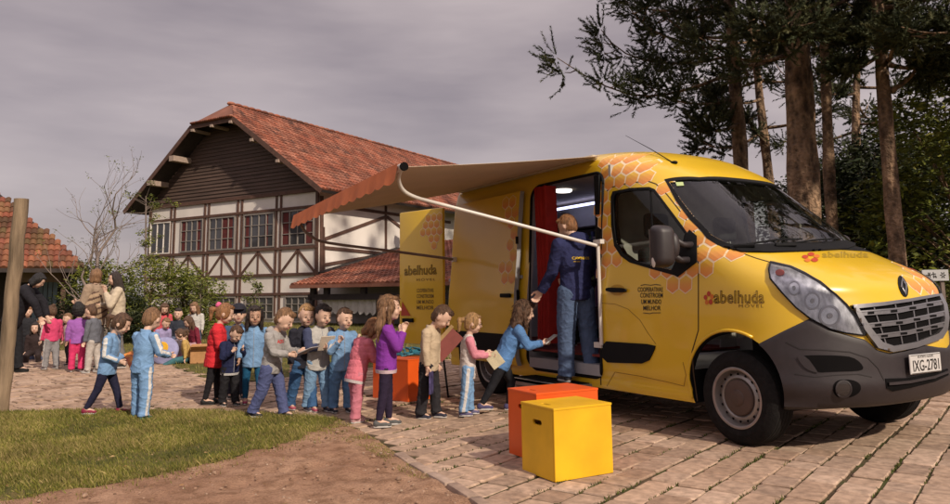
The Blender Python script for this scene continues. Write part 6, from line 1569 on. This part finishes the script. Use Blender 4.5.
for (sp,el,wr,d2) in P['arms']:
    for k in range(4): e=MB(); a=el.lerp(wr,.18+.22*k); e.tube([a,a+d2*.010],[.0335*P['H']-.0022*k,.033*P['H']-.0022*k],14); e.build('sleeve_stripe',sm2,P['jo'],smooth=40)
g_=MB()
for s_ in (1,-1): g_.lathe([(.019+.0018*math.cos(a),.0018*math.sin(a)) for a in lin(0,2*PI,7)],P['hp'](1.02,s_*.38,.02),P['RH']@Matrix.Rotation(PI/2,3,'Y'),16); g_.tube([P['hp'](1.0,s_*.62,.04),P['hp'](.0,s_*1.03,.02)],.0015,5)
g_.build('glasses',dark,P['root'])
person('curlygirl','girl in blue jacket with long curly hair leaning towards the van door',503,411,296,10,H=1.17,lean=26,head=(-10,-8),legs=((26,34,.03),(-26,6,.03)),arms=(((.75,.10,-.6),(.8,-.2,.45)),((.8,.10,-.55),(.75,-.2,.5))),top='jacket',topc=(.09,.20,.42),hem=.05,bottom='leggings',botc=(.012,.012,.016),shoec=(.07,.06,.14),hair='curly',hairc='brown',group=q_)
# the woman at the door
person('woman','woman in navy hoodie with yellow print and jeans standing at the open van door',576,0,0,112,kid=False,H=1.64,D=7.15,z0=.295,lean=-1,twist=0,head=(24,30),legs=((3,2,.06),(-4,4,.06)),arms=(((.30,.12,-.95),(.50,.28,-.80)),((.3,.10,-.95),(.75,-.55,-.30))),top='hoodie',topc=(.022,.026,.085),hem=.02,botc=(.07,.105,.19),shoec=(.05,.05,.06),hair='bob' if False else 'short',hairc='ginger',hood=True,bulk=1.08,legw=1.12)
P=PEOPLE['woman']; H=P['H']
side_text('woman',P['jo'],'CAMINHOS',cm('yellow_print',(.65,.42,.02)),.0,H*.712,.19,.028,back=True); side_text('woman',P['jo'],'do saber',MATS['yellow_print'],.05,H*.697,.07,.012,back=True)
person('inside','dark haired person in black standing inside the van behind the woman',571,0,0,200,kid=False,H=1.50,D=8.3,z0=.555,lean=14,head=(20,0),top='jacket',topc=(.012,.012,.014),hem=.02,botc=(.015,.015,.018),hair='bob',hairc='black',sk=skin2,far=True)
# held things
def hold(key,i): return PEOPLE[key]['hands'][i]
def Rf(face,pitch=0,roll=0): return Matrix.Rotation(math.atan2(RT.y,RT.x)+math.radians(face),3,'Z')@Matrix.Rotation(math.radians(pitch),3,'Y')@Matrix.Rotation(math.radians(roll),3,'X')
page=cm('book_pages',(.55,.5,.44))
h=(hold('girla',0)+hold('girla',1))/2; book('book','open red and yellow picture book in the hands of the leftmost girl',h+RT*.075+V3(0,0,.035),Rf(-78,58)@Matrix.Rotation(math.radians(28),3,'Z'),(.20,.15,.012),mat('red_book_cover',(.60,.07,.02),rough=.5,var=.5,scale=18,col2=(.7,.3,.05)),page)
h=(hold('greyboy',0)+hold('greyboy',1))/2; book('book','thin pale book held flat by the boy in grey hoodie',h+RT*.06+V3(0,0,.02),Rf(-14,-22),(.22,.20,.008),cm('pale_book_cover',(.34,.32,.33)),page)
h=hold('paleboy',1); book('book','slim cream picture book held by the boy in off-white jacket',h+V3(0,0,.03),Rf(-50,-60),(.16,.15,.008),cm('cream_book_cover',(.5,.42,.34)),page)
h=hold('beigeboy',1); book('book','dark blue book hanging from the hand of the boy in beige sweater',h+V3(0,0,-.085)+RT*.03,Rf(-10,90),(.20,.13,.014),mat('dark_blue_book_cover',(.025,.02,.09),rough=.4,var=.7,scale=30,col2=(.12,.1,.25)),page)
h=hold('whitegirl',1); book('paper_sheet','cream sheet of paper held low by the girl in white',h+V3(0,0,-.045)+RT*.02,Rf(20,52,20),(.15,.002,.13),cm('cream_paper',(.58,.52,.36)),None,'paper')
h=(hold('woman',0)+hold('curlygirl',1))/2; book('book','white booklet passed between the woman and the curly haired girl',hold('curlygirl',1)+V3(0,0,.03)+RT*.03,Rf(10,-35),(.15,.13,.008),cm('white_booklet',(.55,.53,.5)),page)
h=hold('pinkgirl',0); book('book','dark grey book carried in front of the girl in pink',h+V3(0,0,-.06)+RT*.05,Rf(30,70),(.20,.14,.01),cm('dark_grey_cover',(.05,.05,.06)),page)
# far left group
fl_='children and adults on the far left of the path'
person('shawl','woman wrapped in brown striped shawl looking left',95,0,0,172,kid=False,H=1.63,D=12,lean=0,head=(-8,0),top='coat',topc=(.30,.22,.16),hem=.06,botc=(.06,.05,.05),hair='bob',hairc='lightbrown',far=True,bulk=1.2,arms=(((.15,.2,-.9),(.6,-.4,.1)),((.15,.2,-.9),(.6,-.4,.1))),group=fl_)
P=PEOPLE['shawl']; H=P['H']; sh2=MB(); etube(sh2,[(P['tp'](.01,0,H*.50),.16,.27),(P['tp'](.01,0,H*.60),.165,.275),(P['tp'](0,0,H*.72),.14,.245),(P['tp'](0,0,H*.80),.11,.19),(P['tp'](0,0,H*.845),.07,.09)],P['RL'])
remesh(sh2,'shawl',[cm('shawl_tan',(.34,.24,.16)),cm('shawl_brown',(.10,.06,.045))],P['root'],.012,disp=lambda p:.02*noise.noise(p*6),mi=lambda c:int(((c.z+c.y*.35)*11)%1<.38))
person('beigewoman','dark haired woman in cream coat raising a hand to her face',118,0,0,-150,kid=False,H=1.58,D=12,lean=2,head=(4,10),top='coat',topc=(.50,.42,.32),hem=.10,botc=(.16,.15,.15),hair='long',hairc='dark',far=True,bulk=1.1,arms=(((.4,.18,-.8),(.3,-.3,.95)),((.35,.14,-.85),(.7,-.6,.1))),group=fl_)
P=PEOPLE['beigewoman']; e=MB(); e.ell(P['tp'](.13,0,P['H']*.70),(.05,.15,.05),P['RL']); e.build('scarf',cm('grey_green_scarf',(.09,.16,.13)),P['root'],smooth=True)
person('blackadult','adult in black clothes bending to the right behind the wooden pole',9,373,262,15,kid=False,H=1.66,lean=22,head=(20,0),legs=((8,4,.08),(-8,6,.08)),top='coat',topc=(.014,.013,.018),hem=.04,botc=(.014,.014,.018),shoec=(.01,.01,.01),solec=(.02,.02,.02),hair='bob',hairc='black',far=True,arms=(((.8,.15,-.4),(.7,-.2,-.8)),((.8,.15,-.4),(.7,-.2,-.8))),bulk=1.15,group=fl_)
person('farpink','girl in hot pink jacket and grey trousers with a white stripe',50,369,304,150,lean=2,head=(10,0),top='jacket',topc=(.60,.06,.16),topstripe=(.6,.5,.5),hem=.0,botc=(.24,.23,.24),botstripe=True,shoec=(.3,.28,.3),hair='bun',hairc='brown',far=True,group=fl_)
person('farwhite','small child in pink and white top between two bigger children',68,365,312,-120,lean=6,top='shirt',topc=(.5,.36,.34),sleeve=(.55,.1,.16),botc=(.02,.02,.02),hair='short',hairc='lightbrown',far=True,group=fl_)
person('farpurple','child with round black hair in purple plaid jacket and bright pink trousers',76,371.5,303,120,lean=8,top='jacket',topc=(.28,.10,.36),hem=.02,botc=(.60,.04,.14),shoec=(.14,.05,.05),hair='afro',hairc='black',far=True,sk=skin2,group=fl_)
person('fargrey','boy in grey jacket and pale trousers right of the purple jacket',92,372.5,303,172,lean=4,head=(10,0),top='jacket',topc=(.12,.125,.15),hem=.0,botc=(.42,.38,.35),shoec=(.4,.38,.36),hair='short',hairc='brown',far=True,group=fl_)
SITL=((78,70,.12),(82,75,.12))
person('farsit','child in dark clothes squatting under the hut eave',38,0,0,-70,H=1.0,D=13.6,sit=True,lean=8,legs=((75,95,.2),(75,95,.2)),pelz=.18,top='jacket',topc=(.03,.018,.018),botc=(.03,.02,.02),hair='long',hairc='dark',far=True,group=fl_)
person('farsit2','child in red top squatting beside the one in dark clothes',46,0,0,-110,H=.98,D=14.2,sit=True,lean=8,legs=((75,95,.2),(75,95,.2)),pelz=.22,top='jacket',topc=(.35,.05,.06),botc=(.10,.12,.2),hair='short',hairc='ginger',far=True,group=fl_)
person('farsit3','child in black and white tracksuit standing near the blue door',29,0,0,-60,H=1.02,D=14.5,lean=6,top='jacket',topc=(.02,.02,.025),topstripe=(.5,.5,.5),botc=(.02,.02,.025),botstripe=True,hair='short',hairc='ginger',far=True,group=fl_)
# group sitting on the lawn
ml_='children gathered on the lawn before the bushes'
person('m1','child in coral red top standing behind the sitting children',164,0,0,-60,H=1.08,D=14.6,lean=6,head=(25,0),top='jacket',topc=(.55,.08,.10),botc=(.05,.05,.08),hair='long',hairc='brown',far=True,group=ml_)
person('m2','child in black patterned jacket sitting on the grass',180,0,0,-85,H=1.08,D=14.2,sit=True,pelz=.35,lean=6,legs=((80,80,.2),(80,80,.2)),top='jacket',topc=(.03,.035,.05),botc=(.08,.1,.16),hair='short',hairc='dark',far=True,group=ml_)
person('m3','girl in white jacket standing at the back of the sitting group',197,0,0,-95,H=1.08,D=14.8,lean=4,head=(20,0),top='jacket',topc=(.5,.48,.46),botc=(.1,.12,.2),hair='long',hairc='lightbrown',far=True,group=ml_)
person('m4','brown haired girl in dark red top sitting by the cardboard box',198,0,0,-130,H=1.06,D=13.8,sit=True,pelz=.26,lean=14,head=(20,0),legs=((82,60,.15),(78,60,.2)),top='jacket',topc=(.18,.02,.04),botc=(.42,.25,.28),hair='long',hairc='brown',far=True,group=ml_)
person('m5','child in white shirt sitting low on the grass with legs stretched',177,0,0,-20,H=1.04,D=13.3,sit=True,lean=20,head=(10,0),legs=((86,14,.12),(84,10,.16)),top='shirt',topc=(.52,.46,.48),botc=(.45,.2,.24),hair='short',hairc='dark',far=True,group=ml_)
person('m6','child with lilac top kneeling beside the lilac bag',163,0,0,-40,H=1.02,D=13.9,sit=True,pelz=.24,lean=14,head=(15,0),legs=((80,120,.15),(80,120,.15)),top='shirt',topc=(.3,.26,.45),botc=(.1,.12,.2),hair='short',hairc='lightbrown',far=True,group=ml_)
person('m7','child in teal trousers sitting closest to the path edge',190,0,0,-160,H=1.0,D=13.0,sit=True,lean=12,head=(15,0),legs=((84,20,.18),(80,30,.2)),top='shirt',topc=(.45,.30,.10),botc=(.05,.14,.16),hair='pony',hairc='brown',far=True,group=ml_)
# bag and carton on the grass
c=gx(166,12.9); root=empty('cloth_bag',tuple(c),'lilac cloth bag with a big yellow disc leaning on the grass','bag'); e=MB(); R_=Rf(-90,-15)
e.ell((0,0,.22),(.09,.26,.24),R_,20,14); o=e.build('bag_body',cm('lilac_cloth',(.28,.28,.46)),root,smooth=True)
for v in o.data.vertices: v.co+=v.normal*.02*noise.noise(v.co*9)
e=MB(); e.lathe([(.0001,.0),(.10,.0),(.11,-.01)],V3(0,0,.25)+R_@V3(.098,0,0),R_@Matrix.Rotation(PI/2,3,'Y'),24); e.build('yellow_disc',cm('yellow_disc_cloth',(.65,.36,.03)),root)
0 and e.lathe([(.22+.012*math.cos(a),.012*math.sin(a)) for a in lin(0,2*PI,7)],(0,0,.48),R_@Matrix.Rotation(PI/2,3,'Y'),20)
c=gx(206,13.0); root=empty('carton',tuple(c),'open brown cardboard carton on the lawn behind the girl in red','carton'); R_=Rf(20); kar=cm('cardboard',(.42,.22,.10))
for (cx,cy,cz,sx,sy,sz) in ((0,0,.01,.44,.34,.02),(0,.17,.15,.44,.012,.28),(0,-.17,.15,.44,.012,.28),(.22,0,.15,.012,.33,.28),(-.22,0,.15,.012,.33,.28)):
    e=MB(); e.box(R_@V3(cx,cy,cz),(sx,sy,sz),R=R_); e.build('carton_side',kar,root)
for sy,an_ in ((-.24,-25),(.24,25)):
    e=MB(); e.box(R_@V3(0,sy,.27),(.44,.15,.008),R=R_@Matrix.Rotation(math.radians(an_),3,'X')); e.build('flap',kar,root)
# ================================================================= camera, light, world
cam=bpy.data.cameras.new('camera'); co=bpy.data.objects.new('camera',cam); C.objects.link(co); SC.camera=co
cam.sensor_width=36; cam.lens=FP/950*36; cam.shift_y=(PPY-252)/950; cam.clip_end=3000; cam.clip_start=.05
co.matrix_world=Matrix(((RT.x,UP.x,-FW.x,CAM.x),(RT.y,UP.y,-FW.y,CAM.y),(RT.z,UP.z,-FW.z,CAM.z),(0,0,0,1)))
SAZ=math.radians(5); SEL=math.radians(35)
sd=Vector((math.cos(SAZ)*math.cos(SEL),math.sin(SAZ)*math.cos(SEL),math.sin(SEL)))
sl=bpy.data.lights.new('sun','SUN'); sl.energy=3.7; sl.angle=math.radians(1.2); sl.color=(1,.87,.70)
so=bpy.data.objects.new('sun',sl); C.objects.link(so); so.rotation_euler=(-sd).to_track_quat('-Z','Y').to_euler()
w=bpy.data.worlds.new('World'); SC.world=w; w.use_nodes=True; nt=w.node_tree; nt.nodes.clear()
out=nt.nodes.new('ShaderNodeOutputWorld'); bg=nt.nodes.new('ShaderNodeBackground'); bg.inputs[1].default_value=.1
sky=nt.nodes.new('ShaderNodeTexSky'); sky.sky_type='NISHITA'; sky.sun_disc=False; sky.sun_elevation=SEL; sky.sun_rotation=PI/2-SAZ; sky.dust_density=2
tc=nt.nodes.new('ShaderNodeTexCoord'); mp=nt.nodes.new('ShaderNodeMapping'); mp.inputs['Scale'].default_value=(1.0,1.0,4.5); mp.inputs['Rotation'].default_value=(.05,.08,0)
nz=nt.nodes.new('ShaderNodeTexNoise'); nz.inputs['Scale'].default_value=1.7; nz.inputs['Detail'].default_value=5; nz.inputs['Roughness'].default_value=.5
nt.links.new(tc.outputs['Generated'],mp.inputs[0]); nt.links.new(mp.outputs[0],nz.inputs['Vector'])
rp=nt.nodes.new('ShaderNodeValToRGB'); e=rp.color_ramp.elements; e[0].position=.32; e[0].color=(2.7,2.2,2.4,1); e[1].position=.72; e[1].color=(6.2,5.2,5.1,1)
nt.links.new(nz.outputs['Fac'],rp.inputs[0])
mx=nt.nodes.new('ShaderNodeMix'); mx.data_type='RGBA'; mx.inputs[0].default_value=.88
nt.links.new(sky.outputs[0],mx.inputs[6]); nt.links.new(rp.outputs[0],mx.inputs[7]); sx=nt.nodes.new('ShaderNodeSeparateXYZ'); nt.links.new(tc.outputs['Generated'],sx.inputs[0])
mr=nt.nodes.new('ShaderNodeMapRange'); mr.interpolation_type='SMOOTHSTEP'; mr.inputs[1].default_value=.42; mr.inputs[2].default_value=.9; mr.inputs[3].default_value=1.0; mr.inputs[4].default_value=2.3; nt.links.new(sx.outputs[2],mr.inputs[0])  # overhead sky brightened out of view as added fill light
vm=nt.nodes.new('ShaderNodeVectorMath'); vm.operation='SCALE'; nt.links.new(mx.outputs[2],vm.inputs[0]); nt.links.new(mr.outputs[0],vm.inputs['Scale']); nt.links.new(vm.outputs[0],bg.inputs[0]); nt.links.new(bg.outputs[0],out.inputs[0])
SC.view_settings.view_transform='Standard'; SC.view_settings.look='None'; SC.view_settings.exposure=.08; SC.view_settings.gamma=1
SC.render.engine='CYCLES'; SC.cycles.max_bounces=6; SC.cycles.transparent_max_bounces=12
